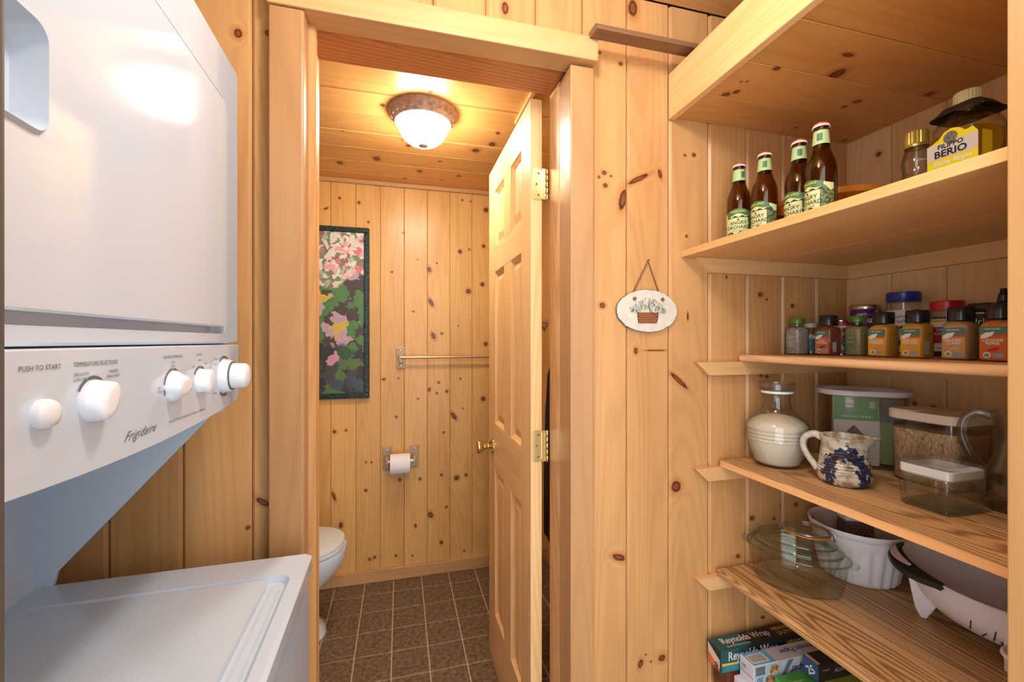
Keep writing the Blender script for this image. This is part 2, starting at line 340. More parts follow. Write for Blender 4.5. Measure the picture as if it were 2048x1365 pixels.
# wall with the doorway
wf = struct(obj('wall_front', B((-1.12,-0.2,YW+0.016,1.162,0,Z_CEIL), (0.424,1.40,YW+0.016,1.162,0,Z_CEIL), (-0.2,0.424,YW+0.016,1.162,2.06,Z_CEIL)), M_GAP))
for k in range(-6, 13):
    xc = -0.312 + 0.13*k + 0.065
    if -0.312 + 0.13*k > 1.36: continue
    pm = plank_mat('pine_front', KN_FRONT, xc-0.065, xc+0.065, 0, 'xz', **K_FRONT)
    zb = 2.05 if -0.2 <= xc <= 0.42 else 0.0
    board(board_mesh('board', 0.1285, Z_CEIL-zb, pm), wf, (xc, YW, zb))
# closet wall on the right, behind the shelves, and the partition at the picture's right edge
wr = struct(obj('wall_right', B((1.386,1.42,-0.9,YW+0.1,0,Z_CEIL)), M_GAP))
for k in range(0, 9):
    yc = YW-0.059-0.1295*k
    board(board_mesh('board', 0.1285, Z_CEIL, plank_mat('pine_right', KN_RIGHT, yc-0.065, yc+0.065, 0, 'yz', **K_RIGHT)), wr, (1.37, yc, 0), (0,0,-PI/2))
wp = struct(obj('wall_partition', B((0.758,1.37,0.262,0.352,0,Z_CEIL)), mat('partition_board', (226,190,140), 0.5, var=((214,172,120), 14, 0.25))))
pt = struct(obj('trim_1', B((0.74,0.758,0.238,0.3645,0,Z_CEIL)), wood('pale_trim_board', light=(184,140,90), dark=(168,122,72), tint=0.1, ring=0.2), bevel=0.002))
# ceiling of the laundry room
cl = struct(obj('ceiling', B((-1.12,1.42,-0.40,1.16,Z_CEIL+0.018,Z_CEIL+0.05)), M_GAP))
M_CEIL2 = wood('pine_ceiling_near', light=(232,184,122), dark=(204,146,84), axis='x', rnd_knots=0.12)
me_c = board_mesh('board', 0.1285, 2.52, M_CEIL2)
for k in range(11):
    board(me_c, cl, (-1.11, YW-0.065-0.13*k, Z_CEIL), (PI/2, 0, PI/2))
wl = struct(obj('wall_left', B((-1.14,-1.09,0.12,YW,0,Z_CEIL)), wood('pine_left', rnd_knots=0.1)))
# painted end of the laundry alcove, close to the camera on the left
al = struct(obj('wall_alcove', B((-1.09,-0.1393,0.12,0.2,0,Z_CEIL)), mat('grey_paint', (74,70,66), 0.6), bevel=0.003))

# floor: grout bed and 6-inch tiles
fl = struct(obj('floor', B((-1.14,1.42,-1.0,2.52,-0.06,-0.003)), M_GROUT))
tb = obj('tile', B((-0.0729,0.0729,-0.0729,0.0729,-0.010,0.0)), M_TILE, fl, bevel=0.0015, bseg=1)
first = True
TX0, TY0, TP = -0.1844, 2.3585, 0.1515
for i in range(-7, 11):
    for j in range(-1, 23):
        x = TX0 + TP*(i+0.5); y = TY0 - TP*(j-0.5)
        if x > 1.36 or x < -1.08 or y > 2.5 or y < -0.95: continue
        if y < 1.0 and (x > 0.9 or x < -0.95): continue
        if first: tb.location = (x, y, 0); first = False
        else: inst('tile', tb, fl, (x, y, 0))

# bathroom walls, ceiling
YB = 2.487
wb = struct(obj('wall_bathroom_back', B((-1.14,1.0,YB+0.016,2.55,0,Z_BATH+0.05)), M_GAP))
for k in range(-5, 10):
    xc = -0.3609 + 0.1285*k + 0.064
    if xc > 0.93: continue
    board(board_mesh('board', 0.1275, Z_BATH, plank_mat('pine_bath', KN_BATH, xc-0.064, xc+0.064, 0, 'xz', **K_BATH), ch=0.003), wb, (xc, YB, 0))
M_BSIDE = wood('pine_bath_side', light=(232,184,124), dark=(200,140,80), rnd_knots=0.12)
wbl = struct(obj('wall_bathroom_left', B((-1.06,-1.0,1.16,2.55,0,Z_BATH+0.05)), M_BSIDE))
wbr = struct(obj('wall_bathroom_right', B((0.86,0.92,1.16,2.55,0,Z_BATH+0.05)), M_BSIDE))
cb = struct(obj('ceiling_bathroom', B((-1.06,0.92,1.16,2.55,Z_BATH+0.018,Z_BATH+0.05)), M_GAP))
for k in range(9):
    yc = 2.455-0.156*k
    board(board_mesh('board', 0.1535, 1.96, plank_mat('pine_ceiling', KN_CEIL, yc-0.078, yc+0.078, 1, 'xy', **K_CEIL), ch=0.003), cb, (-1.05, yc, Z_BATH), (PI/2, 0, PI/2))
struct(obj('trim_2', B((-1.0,0.86,2.468,YB,2.189,Z_BATH)), M_TRIMX, bevel=0.003))
struct(obj('baseboard_back', B((-1.0,0.86,2.47,YB,0.0,0.068)), M_TRIMX, bevel=0.003))
struct(obj('trim_3', B((0.445,0.463,1.42,1.66,Z_BATH-0.014,Z_BATH)), wood('pine_strip', axis='y', light=(236,190,130), dark=(210,152,90)), bevel=0.002))
# door casing, jambs and head
struct(obj('trim_4', B((-0.266,-0.1995,0.997,1.06,0,2.037)), M_TRIMZ, bevel=0.003))
struct(obj('trim_5', B((0.420,0.4845,1.015,1.06,0,2.034)), M_TRIMZ, bevel=0.003))
hd = struct(obj('trim_6', B((-0.270,0.487,0.994,1.06,2.040,2.100)), M_TRIMX, bevel=0.003))
struct(obj('trim_7', B((-0.2145,-0.198,1.0,1.09,0,2.037)), M_TRIMZ, bevel=0.0015))
struct(obj('trim_8', B((-0.218,-0.198,1.0915,1.18,0,2.044)), M_JAMBZ, bevel=0.003))
struct(obj('trim_9', B((0.422,0.440,1.02,1.10,0,2.037)), M_TRIMZ, bevel=0.0015))
struct(obj('trim_10', B((0.422,0.442,1.1015,1.18,0,2.044)), M_JAMBZ, bevel=0.003))
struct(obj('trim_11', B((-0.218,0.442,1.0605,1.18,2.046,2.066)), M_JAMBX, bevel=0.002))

# ------------------------------------------------------------------ the six-panel door, standing open into the bathroom
DX0, DX1 = 0.370, 0.405; DY0, DY1 = 1.197, 1.797; DZ0, DZ1 = 0.008, 2.040
door = bpy.data.objects.new('door_1', None); C.objects.link(door); door.location = (DX1, DY0, DZ0); struct(door)
door['label'] = 'six-panel varnished fir door standing open into the bathroom'
def D(bx): return tuple(a-o for a, o in zip(bx, (DX1,DX1,DY0,DY0,DZ0,DZ0)))
ys = [DY0, 1.298, 1.428, 1.528, 1.682, DY1]; zs = [DZ0, 0.232, 0.818, 1.0, 1.607, 1.709, 1.930, DZ1]
for y0, y1 in ((ys[0], ys[1]), (ys[4], ys[5])): obj('stile', B(D((DX0,DX1,y0,y1,DZ0,DZ1))), M_DOOR, door, bevel=0.0015, bseg=1)
for z0, z1 in ((zs[0], zs[1]), (zs[2], zs[3]), (zs[4], zs[5]), (zs[6], zs[7])): obj('rail', B(D((DX0,DX1,ys[1],ys[4],z0,z1))), M_DOORX, door, bevel=0.001, bseg=1)
for z0, z1 in ((zs[1], zs[2]), (zs[3], zs[4]), (zs[5], zs[6])):
    obj('mullion', B(D((DX0,DX1,ys[2],ys[3],z0,z1))), M_DOOR, door, bevel=0.001, bseg=1)
    for y0, y1 in ((ys[1], ys[2]), (ys[3], ys[4])):
        bm = bmesh.new()
        xo = DX1
        def rect(x, i): return [(x-xo, y0+i-DY0, z0+i-DZ0), (x-xo, y1-i-DY0, z0+i-DZ0), (x-xo, y1-i-DY0, z1-i-DZ0), (x-xo, y0+i-DY0, z1-i-DZ0)]
        loft([rect(DX0+0.002,0.0), rect(DX0+0.010,0.010), rect(DX0+0.013,0.012), rect(DX0+0.013,0.016), rect(DX0+0.005,0.040)], False, True, True, bm)
        loft([rect(DX1-0.002,0.0), rect(DX1-0.010,0.010), rect(DX1-0.013,0.012), rect(DX1-0.005,0.040)], False, True, True, bm)
        obj('panel', bm, M_DOOR, door)
# knobs
for sgn, xf in ((-1, DX0), (1, DX1)):
    prof = [(0.032,0.0),(0.032,0.004),(0.024,0.010),(0.013,0.016),(0.012,0.026),(0.017,0.034),(0.026,0.050),(0.0275,0.060),(0.024,0.066),(0.010,0.069)]
    bm = lathe(prof, 28); xform(bm, Matrix.Translation((xf-DX1, 1.735-DY0, 0.896-DZ0)) @ Matrix.Rotation(sgn*PI/2, 4, 'Y'))
    part_label(obj('door_knob', bm, M_BRASS, door, smooth=50), 'polished brass door knob')
# hinges: a leaf let into the door edge, the knuckle, screws
for zc in (1.79, 1.022):
    hz = zc-DZ0
    pts = rrect(0.031, 0.092, 0.012, 0, 4)
    lf = obj('hinge', poly([(p[0]-0.018, p[1]) for p in pts], -0.0025, 'y'), M_BRASS, door, loc=(0.001, 0.0, hz))
    obj('hinge_leaf', poly([(-0.003,-0.045),(0.016,-0.045),(0.016,0.045),(-0.003,0.045)], 0.0025, 'y'), M_BRASS, lf, loc=(0.0, -0.006, 0))
    for q in range(5):
        obj('knuckle', lathe([(0.0052,-0.0085),(0.0056,-0.008),(0.0056,0.008),(0.0052,0.0085)], 14), M_BRASS, lf, smooth=40, loc=(0.012, -0.0075, -0.0368+0.0184*q))
    for (sx_, sz_) in ((-0.012,0.032),(-0.018,0.0),(-0.012,-0.032)):
        bm = lathe([(0.0036,0.0),(0.003,0.0008),(0.0008,0.0002)], 12); xform(bm, Matrix.Rotation(PI/2, 4, 'X'))
        obj('screw', bm, mat('aged_brass', (150,120,60), 0.35, 1.0), lf, loc=(sx_, -0.0026, sz_))
# ------------------------------------------------------------------ stacked washer and dryer
wd = thing('stacked_washer_dryer', 'tall white stacked washer and dryer with knobs on its control panel', 'washer dryer', (-0.172, 0.9475, 0.0), math.radians(1.2))
W0 = -0.686
obj('washer_cabinet', B((-0.62,-0.006,W0,-0.001,0.03,0.868)), M_ENAMEL, wd, bevel=0.006)
for ya in (W0+0.03, -0.08): obj('washer_foot', B((-0.58,-0.04,ya,ya+0.05,0.0,0.03)), M_BLACK, wd)
# the top: a rim with a sunk lid well
def washer_top():
    x0, x1, y0, y1, zt = -0.62, 0.0, W0-0.001, 0.001, 0.900
    def R(xa, xb, ya, yb, r, z): return [(p[0], p[1], z) for p in rrect(xb-xa, yb-ya, r, 0, 6, (xa+xb)/2, (ya+yb)/2)]
    lo = R(x0,x1,y0,y1,0.008,0.868); a = R(x0,x1,y0,y1,0.008,0.894); b = R(x0+0.006,x1-0.006,y0+0.006,y1-0.006,0.008,zt)
    c = R(-0.412,-0.022,-0.618,-0.076,0.025,zt); d = R(-0.405,-0.030,-0.611,-0.083,0.02,zt-0.010)
    return loft([lo, a, b, c, d], True, True)
obj('washer_top', washer_top(), M_ENAMEL, wd, smooth=20)
lid_o = rrect(0.350, 0.521, 0.014, 0, 5, -0.2335, -0.347)
def lidz(z, s): return [(-0.2335+(p[0]+0.2335)*s, -0.347+(p[1]+0.347)*s, z) for p in lid_o]
lid = obj('washer_lid', loft([lidz(0.8905,0.998), lidz(0.897,1.0), lidz(0.9005,0.994)], True, True), M_ENAMEL, wd, smooth=40)
obj('lid_finger_rail', loft([[(-0.048,y,0.8905),(-0.034,y,0.8905),(-0.036,y,0.8945),(-0.046,y,0.8955)] for y in (-0.585,-0.11)], True, True), M_ENAMEL, wd)
# cove behind the lid: back panel, two side gussets
obj('back_panel', loft([[(-0.62,W0+0.004,z),(xx,W0+0.004,z),(xx,-0.004,z),(-0.62,-0.004,z)] for z, xx in ((0.9,-0.438),(0.93,-0.442),(1.06,-0.446),(1.10,-0.436),(1.15,-0.40),(1.195,-0.33))], True, True), M_ENAMEL, wd, smooth=60)
for ya, yb in ((-0.006, 0.0), (W0, W0+0.006)):
    o_ = [(-0.62,0.9),(-0.417,0.9),(-0.412,0.922),(-0.178,1.186),(-0.150,1.20),(-0.62,1.20)]
    bm = loft([[(u, ya, v) for u, v in o_], [(u, yb, v) for u, v in o_]]); obj('side_gusset', bm, M_ENAMEL, wd)
# control panel with its bowed lower edge
def cp_out():
    n = 16; p = [(W0-0.004+0.003, 1.3235), (-0.014, 1.3235), (-0.014, 1.226), (-0.020, 1.220)]
    for i in range(n+1):
        u = i/n; y = -0.035-(0.616)*u; p.append((y, 1.217-0.0175*math.sin(PI*u)**0.8))
    p += [(W0+0.016, 1.220), (W0-0.001, 1.226)]
    return p
bm = loft([[(x, y, z) for y, z in cp_out()] for x in (-0.20,-0.131)] + [[(-0.128, -0.347+(y+0.347)*0.994, 1.27+(z-1.27)*0.97) for y, z in cp_out()]])
cpn = obj('control_panel', bm, M_ENAMEL, wd, smooth=40)
cf = -0.1276
def ptext(s, y, z, size, sx=1.0, **k): return flat_text('lettering', s, size, M_GREY, cpn, (cf, y, z), (0,1,0), (0,0,1), sx=sx, **k)
ptext('PUSH TO START', -0.5006, 1.3075, 0.0062); ptext('TEMPERATURE SELECTIONS', -0.4293, 1.3078, 0.0062, 0.86)
ptext('DELICATES', -0.4515, 1.2985, 0.0042); ptext('LOW HEAT', -0.4515, 1.2935, 0.0042); ptext('WHITES', -0.403, 1.2985, 0.0042); ptext('HIGH HEAT', -0.403, 1.2935, 0.0042)
ptext('WASH/RINSE TEMPERATURE', -0.2745, 1.3088, 0.0052, 0.8); ptext('LOAD SIZE', -0.1925, 1.3092, 0.0052, 0.8)
ptext('COLD', -0.275, 1.3015, 0.0040); ptext('COLD', -0.275, 1.2965, 0.0040); ptext('HOT', -0.309, 1.270, 0.0042); ptext('COLD', -0.309, 1.2655, 0.0042)
ptext('MEDIUM', -0.1905, 1.3005, 0.0036); ptext('SMALL', -0.212, 1.292, 0.0034); ptext('LARGE', -0.169, 1.2945, 0.0034)
ptext('OFF', -0.040, 1.3085, 0.004); ptext('REGULAR', -0.128, 1.300, 0.0034); ptext('HEAVY', -0.128, 1.291, 0.0034); ptext('PERM PRESS', -0.134, 1.243, 0.0034); ptext('DELICATE', -0.050, 1.243, 0.0034); ptext('PULL ON - TURN', -0.09, 1.2335, 0.0032)
ptext('Heavy Duty  Extra Large Capacity  2 Speed Combinations  10 Wash Cycles', -0.229, 1.2235, 0.0052, 0.72, shear=0.3)
fr = ptext('Frigidaire', -0.353, 1.2235, 0.0150, 1.0, shear=0.75, space=1.12)
def ring_mark(y, z, r0, r1, a0, a1):
    bm = bmesh.new(); n = 12; i0 = []; i1 = []
    for i in range(n+1):
        a = math.radians(a0+(a1-a0)*i/n)
        i0.append(bm.verts.new((cf+0.0004, y+r0*math.cos(a), z+r0*math.sin(a)))); i1.append(bm.verts.new((cf+0.0004, y+r1*math.cos(a), z+r1*math.sin(a))))
    for i in range(n): bm.faces.new((i0[i], i0[i+1], i1[i+1], i1[i]))
    obj('dial_mark', bm, M_GREY, cpn)
for s_ in ((20,52),(56,108),(112,150)): ring_mark(-0.4355, 1.2715, 0.0215, 0.0245, *s_)
for s_ in ((8,87),(93,170),(186,205)): ring_mark(-0.275, 1.2695, 0.0215, 0.0242, *s_)
for s_ in ((30,87),(93,150)): ring_mark(-0.190, 1.2690, 0.0200, 0.0232, *s_)
for k in range(5): ring_mark(-0.091, 1.2690, 0.0315, 0.0352, 60+14*k, 71+14*k); ring_mark(-0.091, 1.2690, 0.0315, 0.0352, 236+14*k, 247+14*k)
def knob(name, y, z, r, turn, parent=wd, h=0.0160, x0=-0.128):
    """round skirt rising into a pinched grip bar"""
    secs = []; n = 32
    for (rr, xx, pinch) in ((r,0.0,0.0),(r,0.004,0.0),(r*0.97,0.0055,0.03),(r*0.96,0.008,0.10),(r*0.95,0.0125,0.26),(r*0.93,h-0.001,0.34),(r*0.86,h+0.001,0.40),(r*0.6,h+0.0015,0.45)):
        s = []
        for i in range(n):
            a = 2*PI*i/n; u, v = rr*math.cos(a), rr*math.sin(a)*(1-pinch)
            s.append((xx, u*math.cos(turn)-v*math.sin(turn), u*math.sin(turn)+v*math.cos(turn)))
        secs.append(s)
    return obj(name, loft(secs), M_PLASTIC, parent, smooth=50, loc=(x0, y, z))
knob('knob', -0.4355, 1.2715, 0.0205, math.radians(62))
knob('knob', -0.275, 1.2695, 0.0205, math.radians(4))
knob('knob', -0.190, 1.2690, 0.0185, math.radians(80))
bm = lathe([(0.0125,0.0),(0.0125,0.0045),(0.0108,0.008),(0.005,0.0095)], 28); xform(bm, Matrix.Rotation(PI/2, 4, 'Y'))
obj('push_button', bm, M_PLASTIC, wd, smooth=50, loc=(-0.128, -0.4996, 1.2690))
bm = lathe([(0.029,0.0),(0.029,0.006),(0.027,0.012),(0.0245,0.0135)], 36); xform(bm, Matrix.Rotation(PI/2, 4, 'Y'))
td = obj('timer_dial', bm, M_PLASTIC, wd, smooth=40, loc=(-0.128, -0.091, 1.2690))
bm = lathe([(0.0250,0.0),(0.0250,0.0018)], 36); xform(bm, Matrix.Rotation(PI/2, 4, 'Y')); obj('dial_ring', bm, M_GREY, td, loc=(0.0132,0,0))
bm = lathe([(0.0225,0.0),(0.0220,0.012),(0.0215,0.020),(0.018,0.024),(0.008,0.0255)], 32); xform(bm, Matrix.Rotation(PI/2, 4, 'Y')); obj('grip', bm, M_PLASTIC, td, smooth=50, loc=(0.014,0,0))
# dryer
obj('dryer_cabinet', B((-0.62,-0.150,W0-0.002,0.012,1.3235,1.858)), M_ENAMEL, wd, bevel=0.006)
fy0, fy1, fz0, fz1 = W0-0.004, 0.014, 1.3255, 1.8575
def FR(x, ya, yb, za, zb, r): return [(x, p[0], p[1]) for p in rrect(yb-ya, zb-za, r, 0, 6, (ya+yb)/2, (za+zb)/2)]
obj('dryer_front', loft([FR(-0.152,fy0,fy1,fz0,fz1,0.006), FR(-0.141,fy0,fy1,fz0,fz1,0.006), FR(-0.138,fy0+0.003,fy1-0.003,fz0+0.003,fz1-0.003,0.006), FR(-0.138,-0.652,-0.0470,1.3430,1.7690,0.026), FR(-0.162,-0.650,-0.0490,1.3450,1.7670,0.024)], True, True), M_ENAMEL, wd, smooth=20)
dy0, dy1, dz0, dz1 = -0.640, -0.0580, 1.3545, 1.7590
hy, hz_, hw, hh = -0.547, 1.550, 0.118, 0.098
def dryer_door():
    bm = bmesh.new()
    n = 6
    a = FR(-0.160,dy0,dy1,dz0,dz1,0.022); b = FR(-0.134,dy0,dy1,dz0,dz1,0.022); c = FR(-0.131,dy0+0.0025,dy1-0.0025,dz0+0.0025,dz1-0.0025,0.020)
    h = FR(-0.131,hy-hw/2,hy+hw/2,hz_-hh/2,hz_+hh/2,0.016); h1 = FR(-0.1275,hy-hw/2+0.0035,hy+hw/2-0.0035,hz_-hh/2+0.0035,hz_+hh/2-0.0035,0.014); h2 = FR(-0.156,hy-hw/2+0.010,hy+hw/2-0.011,hz_-hh/2+0.009,hz_+hh/2-0.012,0.012)
    loft([a, b, c, h, h1, h2], True, True, True, bm)
    return bm
dd = obj('dryer_door', dryer_door(), M_ENAMEL, wd, smooth=20)
for zc in (1.709, 1.402):
    hg = obj('door_hinge', B((-0.1385,-0.1362,-0.0550,-0.0440,zc-0.017,zc+0.017)), mat('hinge_steel', (176,178,182), 0.35, 0.8), dd)
    for q in range(4): obj('knuckle', lathe([(0.0022,-0.0038),(0.0022,0.0038)], 10), MATS['hinge_steel'], hg, smooth=40, loc=(-0.1362,-0.0525,zc-0.0126+0.0084*q))
# ------------------------------------------------------------------ bathroom lamp
lp = thing('flush_ceiling_lamp', 'lit frosted-dome ceiling lamp with bronze ring on bathroom ceiling', 'lamp', (0.088, 1.69, Z_BATH))
M_BRONZE = mat('rubbed_bronze', (204,184,172), 0.42, 0.2, var=((166,140,124), 60.0, 0.2))
obj('ring', lathe([(0.110,0.0),(0.132,0.0),(0.133,-0.006),(0.129,-0.010),(0.126,-0.014),(0.110,-0.040),(0.106,-0.044),(0.101,-0.042),(0.098,-0.034)], 48, cap0=False, cap1=False), M_BRONZE, lp, smooth=40)
st = None
for k in range(22):
    a = 2*PI*k/22
    M4 = Matrix.Rotation(a, 4, 'Z') @ Matrix.Translation((0.1195,0,-0.027)) @ Matrix.Rotation(math.radians(123), 4, 'Y')
    bm = lathe([(0.0078,-0.001),(0.0078,0.0012),(0.0058,0.0018),(0.0050,0.0006),(0.0036,0.0008),(0.002,0.0020)], 12)
    if st is None: st = obj('rosette', bm, M_BRONZE, lp, smooth=50); st.matrix_local = M4
    else: bm.free(); o_ = inst('rosette', st, lp); o_.matrix_local = M4
obj('glass_dome', lathe([(0.100,-0.038),(0.098,-0.050),(0.090,-0.074),(0.075,-0.098),(0.055,-0.114),(0.030,-0.123),(0.008,-0.126)], 48, cap0=False), mat('lit_glass', (255,250,240), 0.3, emit=((255,244,226), 72.0)), lp, smooth=180)
obj('finial', lathe([(0.016,-0.1245),(0.0185,-0.1260),(0.0185,-0.1285),(0.012,-0.1325),(0.005,-0.134),(0.0042,-0.137),(0.0055,-0.140),(0.004,-0.1435),(0.001,-0.145)], 20), M_BRONZE, lp, smooth=50)
# ------------------------------------------------------------------ toilet
wc = thing('toilet', 'white porcelain toilet with closed lid beside the bathroom wall', 'toilet', (-0.62, 2.11, 0.0))
M_PORC = mat('porcelain', (222,233,238), 0.10, spec=0.6)
def egg(z, xb, xf, hw, n=40, pw=2.3):
    pts = []
    cx = xb + (xf-xb)*0.52
    for i in range(n):
        a = 2*PI*i/n; c, s = math.cos(a), math.sin(a)
        rx = (xf-cx) if c > 0 else (cx-xb)
        pts.append((cx + rx*math.copysign(abs(c)**(2/pw), c), hw*math.copysign(abs(s)**(2/pw), s), z))
    return pts
obj('bowl', loft([egg(0.0,-0.18,0.295,0.115), egg(0.03,-0.18,0.290,0.110), egg(0.10,-0.18,0.225,0.095), egg(0.17,-0.18,0.215,0.100), egg(0.235,-0.18,0.300,0.140), egg(0.31,-0.18,0.365,0.172), egg(0.365,-0.18,0.383,0.184), egg(0.388,-0.18,0.380,0.182)]), M_PORC, wc, smooth=60)
obj('seat', loft([egg(0.389,-0.15,0.372,0.176), egg(0.392,-0.15,0.376,0.179), egg(0.402,-0.15,0.376,0.179), egg(0.405,-0.15,0.372,0.176)]), M_PORC, wc, smooth=50)
obj('lid', loft([egg(0.4065,-0.15,0.370,0.174), egg(0.409,-0.15,0.374,0.178), egg(0.420,-0.15,0.372,0.176), egg(0.424,-0.15,0.360,0.166)]), M_PORC, wc, smooth=50)
obj('tank', B((-0.36,-0.18,-0.22,0.22,0.36,0.74)), M_PORC, wc, bevel=0.015, bseg=3, smooth=50)
obj('tank_lid', B((-0.37,-0.165,-0.23,0.23,0.742,0.775)), M_PORC, wc, bevel=0.010, bseg=3, smooth=50)
obj('flush_lever', tube([(-0.175,-0.17,0.68),(-0.16,-0.17,0.68),(-0.158,-0.12,0.675)], 0.006), M_CHROME, wc, smooth=60)
# ------------------------------------------------------------------ framed picture: generic colour patches, pale over dark
pf = thing('framed_picture', 'tall framed painting with a green marbled frame, half hidden by the door jamb', 'painting', (-0.49, 2.485, 1.018))
M_FRAME = mat('green_marble_frame', (58,78,76), 0.25, var=((26,40,40), 120.0, 0.12))
pw, ph = 0.66, 0.93
for (a, b, c, d) in ((-pw/2,pw/2,0,0.030),(-pw/2,pw/2,ph-0.030,ph),(-pw/2,-pw/2+0.030,0.030,ph-0.030),(pw/2-0.030,pw/2,0.030,ph-0.030)):
    obj('frame_rail', B((a,b,-0.024,0.0,c,d)), M_FRAME, pf, bevel=0.006, bseg=2)
cm_ = bpy.data.materials.new('painted_canvas'); cm_.use_nodes = True
nt = cm_.node_tree; N = nt.nodes; L = nt.links; b_ = N['Principled BSDF']; b_.inputs['Roughness'].default_value = 0.5
tg = N.new('ShaderNodeNewGeometry'); wn = N.new('ShaderNodeTexNoise'); wn.inputs['Scale'].default_value = 22.0; wn.inputs['Detail'].default_value = 4; L.new(tg.outputs['Position'], wn.inputs['Vector'])
wv = N.new('ShaderNodeVectorMath'); wv.operation = 'MULTIPLY_ADD'; wv.inputs[1].default_value = (0.09,0.09,0.09); L.new(wn.outputs['Color'], wv.inputs[0]); L.new(tg.outputs['Position'], wv.inputs[2])
class _P: pass
tc = _P(); tc.outputs = {'Position': wv.outputs[0]}
n1 = N.new('ShaderNodeTexNoise'); n1.inputs['Scale'].default_value = 5.0; n1.inputs['Detail'].default_value = 3; L.new(tg.outputs['Position'], n1.inputs['Vector'])
v1 = N.new('ShaderNodeTexVoronoi'); v1.inputs['Scale'].default_value = 17.0; L.new(tc.outputs['Position'], v1.inputs['Vector'])
v2 = N.new('ShaderNodeTexVoronoi'); v2.inputs['Scale'].default_value = 36.0; L.new(tc.outputs['Position'], v2.inputs['Vector'])
sp_ = N.new('ShaderNodeSeparateXYZ'); L.new(tg.outputs['Position'], sp_.inputs[0])
def ramp(stops, src, const=True):
    r = N.new('ShaderNodeValToRGB'); r.color_ramp.interpolation = 'CONSTANT' if const else 'LINEAR'
    el = r.color_ramp.elements
    while len(el) < len(stops): el.new(0.5)
    for e_, (p, c) in zip(el, stops): e_.position = p; e_.color = srgb(*c)
    L.new(src, r.inputs[0]); return r.outputs[0]
s1 = N.new('ShaderNodeSeparateColor'); L.new(v1.outputs['Color'], s1.inputs[0]); s2 = N.new('ShaderNodeSeparateColor'); L.new(v2.outputs['Color'], s2.inputs[0])
pale = ramp([(0.0,(226,222,210)),(0.22,(232,168,180)),(0.38,(120,140,110)),(0.55,(226,214,198)),(0.7,(214,120,132)),(0.8,(150,110,92)),(0.9,(170,186,160))], s2.outputs[0])
darkp = ramp([(0.0,(58,56,58)),(0.42,(74,72,76)),(0.60,(92,120,66)),(0.74,(60,90,60)),(0.86,(206,150,172)),(0.93,(70,84,96))], s1.outputs[0])
midp = ramp([(0.0,(76,66,60)),(0.35,(84,128,74)),(0.62,(186,160,172)),(0.8,(206,176,80)),(0.9,(70,64,62))], s1.outputs[1])
def mixn(f, a, b):
    n = N.new('ShaderNodeMix'); n.data_type = 'RGBA'
    L.new(f, n.inputs[0]); L.new(a, n.inputs[6]); L.new(b, n.inputs[7]); return n.outputs[2]
ma = N.new('ShaderNodeMath'); ma.operation = 'MULTIPLY_ADD'; ma.inputs[1].default_value = 0.35; L.new(n1.outputs['Fac'], ma.inputs[0]); L.new(sp_.outputs[2], ma.inputs[2])
def step(lo, hi):
    n = N.new('ShaderNodeMapRange'); n.inputs[1].default_value = lo; n.inputs[2].default_value = hi; L.new(ma.outputs[0], n.inputs[0]); return n.outputs[0]
c_ = mixn(step(1.44,1.46), darkp, midp); c_ = mixn(step(1.83,1.85), c_, pale)
nz = N.new('ShaderNodeTexNoise'); nz.inputs['Scale'].default_value = 70.0; L.new(tc.outputs['Position'], nz.inputs['Vector'])
hs = N.new('ShaderNodeHueSaturation'); mr = N.new('ShaderNodeMapRange'); mr.inputs[3].default_value = 0.7; mr.inputs[4].default_value = 1.25; L.new(nz.outputs['Fac'], mr.inputs[0]); L.new(mr.outputs[0], hs.inputs['Value']); L.new(c_, hs.inputs['Color'])
L.new(hs.outputs[0], b_.inputs['Base Color'])
obj('canvas', B((-pw/2+0.029,pw/2-0.029,-0.016,-0.004,0.029,ph-0.029)), cm_, pf)
# ------------------------------------------------------------------ towel bar, paper holder, roll
def bracket(parent, x, z, w=0.048, h=0.12, arm=0.045):
    p_ = obj('bracket_plate', B((x-w/2,x+w/2,-0.008,0.0,z-h/2,z+h/2)), M_PEW, parent, bevel=0.003)
    obj('bracket_post', B((x-0.011,x+0.011,-arm,-0.006,z-0.026,z+0.016)), M_PEW, parent, bevel=0.004)
    for s in (-1, 1):
        bm = lathe([(0.0042,0.0),(0.0040,0.0015),(0.001,0.002)], 10); xform(bm, Matrix.Rotation(PI/2, 4, 'X')); obj('screw', bm, M_CHROME, p_, loc=(x, -0.008, z+s*h*0.36))
tw = thing('towel_bar', 'empty pewter towel bar on the bathroom back wall', 'towel bar', (0.0055, YB, 1.235))
bracket(tw, 0, 0); bracket(tw, 0.61, 0)
obj('bar', tube([(0,-0.045,0.004),(0.61,-0.045,0.004)], 0.0075, 14), mat('bar_pewter', (206,172,132), 0.3, 0.5), tw, smooth=60)
th = thing('paper_holder', 'pewter toilet paper holder with two square brackets on wall', 'paper holder', (0.006, YB, 0.676))
bracket(th, -0.074, 0, 0.05, 0.132, 0.06); bracket(th, 0.074, 0.003, 0.05, 0.126, 0.06)
obj('spindle', tube([(-0.068,-0.065,-0.004),(0.068,-0.065,-0.004)], 0.0075, 14), M_WHITE, th, smooth=60)
M_TP = mat('soft_paper', (246,246,248), 0.9, bump=(300,0.2))
tr_ = thing('toilet_paper_roll', 'white toilet paper roll hanging between the pewter brackets', 'toilet paper', (0.002, YB-0.065, 0.672))
bm = lathe([(0.021,-0.052),(0.053,-0.052),(0.054,-0.050),(0.054,0.050),(0.053,0.052),(0.021,0.052)], 36, cap0=False, cap1=False); xform(bm, Matrix.Rotation(PI/2, 4, 'Y'))
obj('paper', bm, M_TP, tr_, smooth=40, loc=(0,0,-0.014))
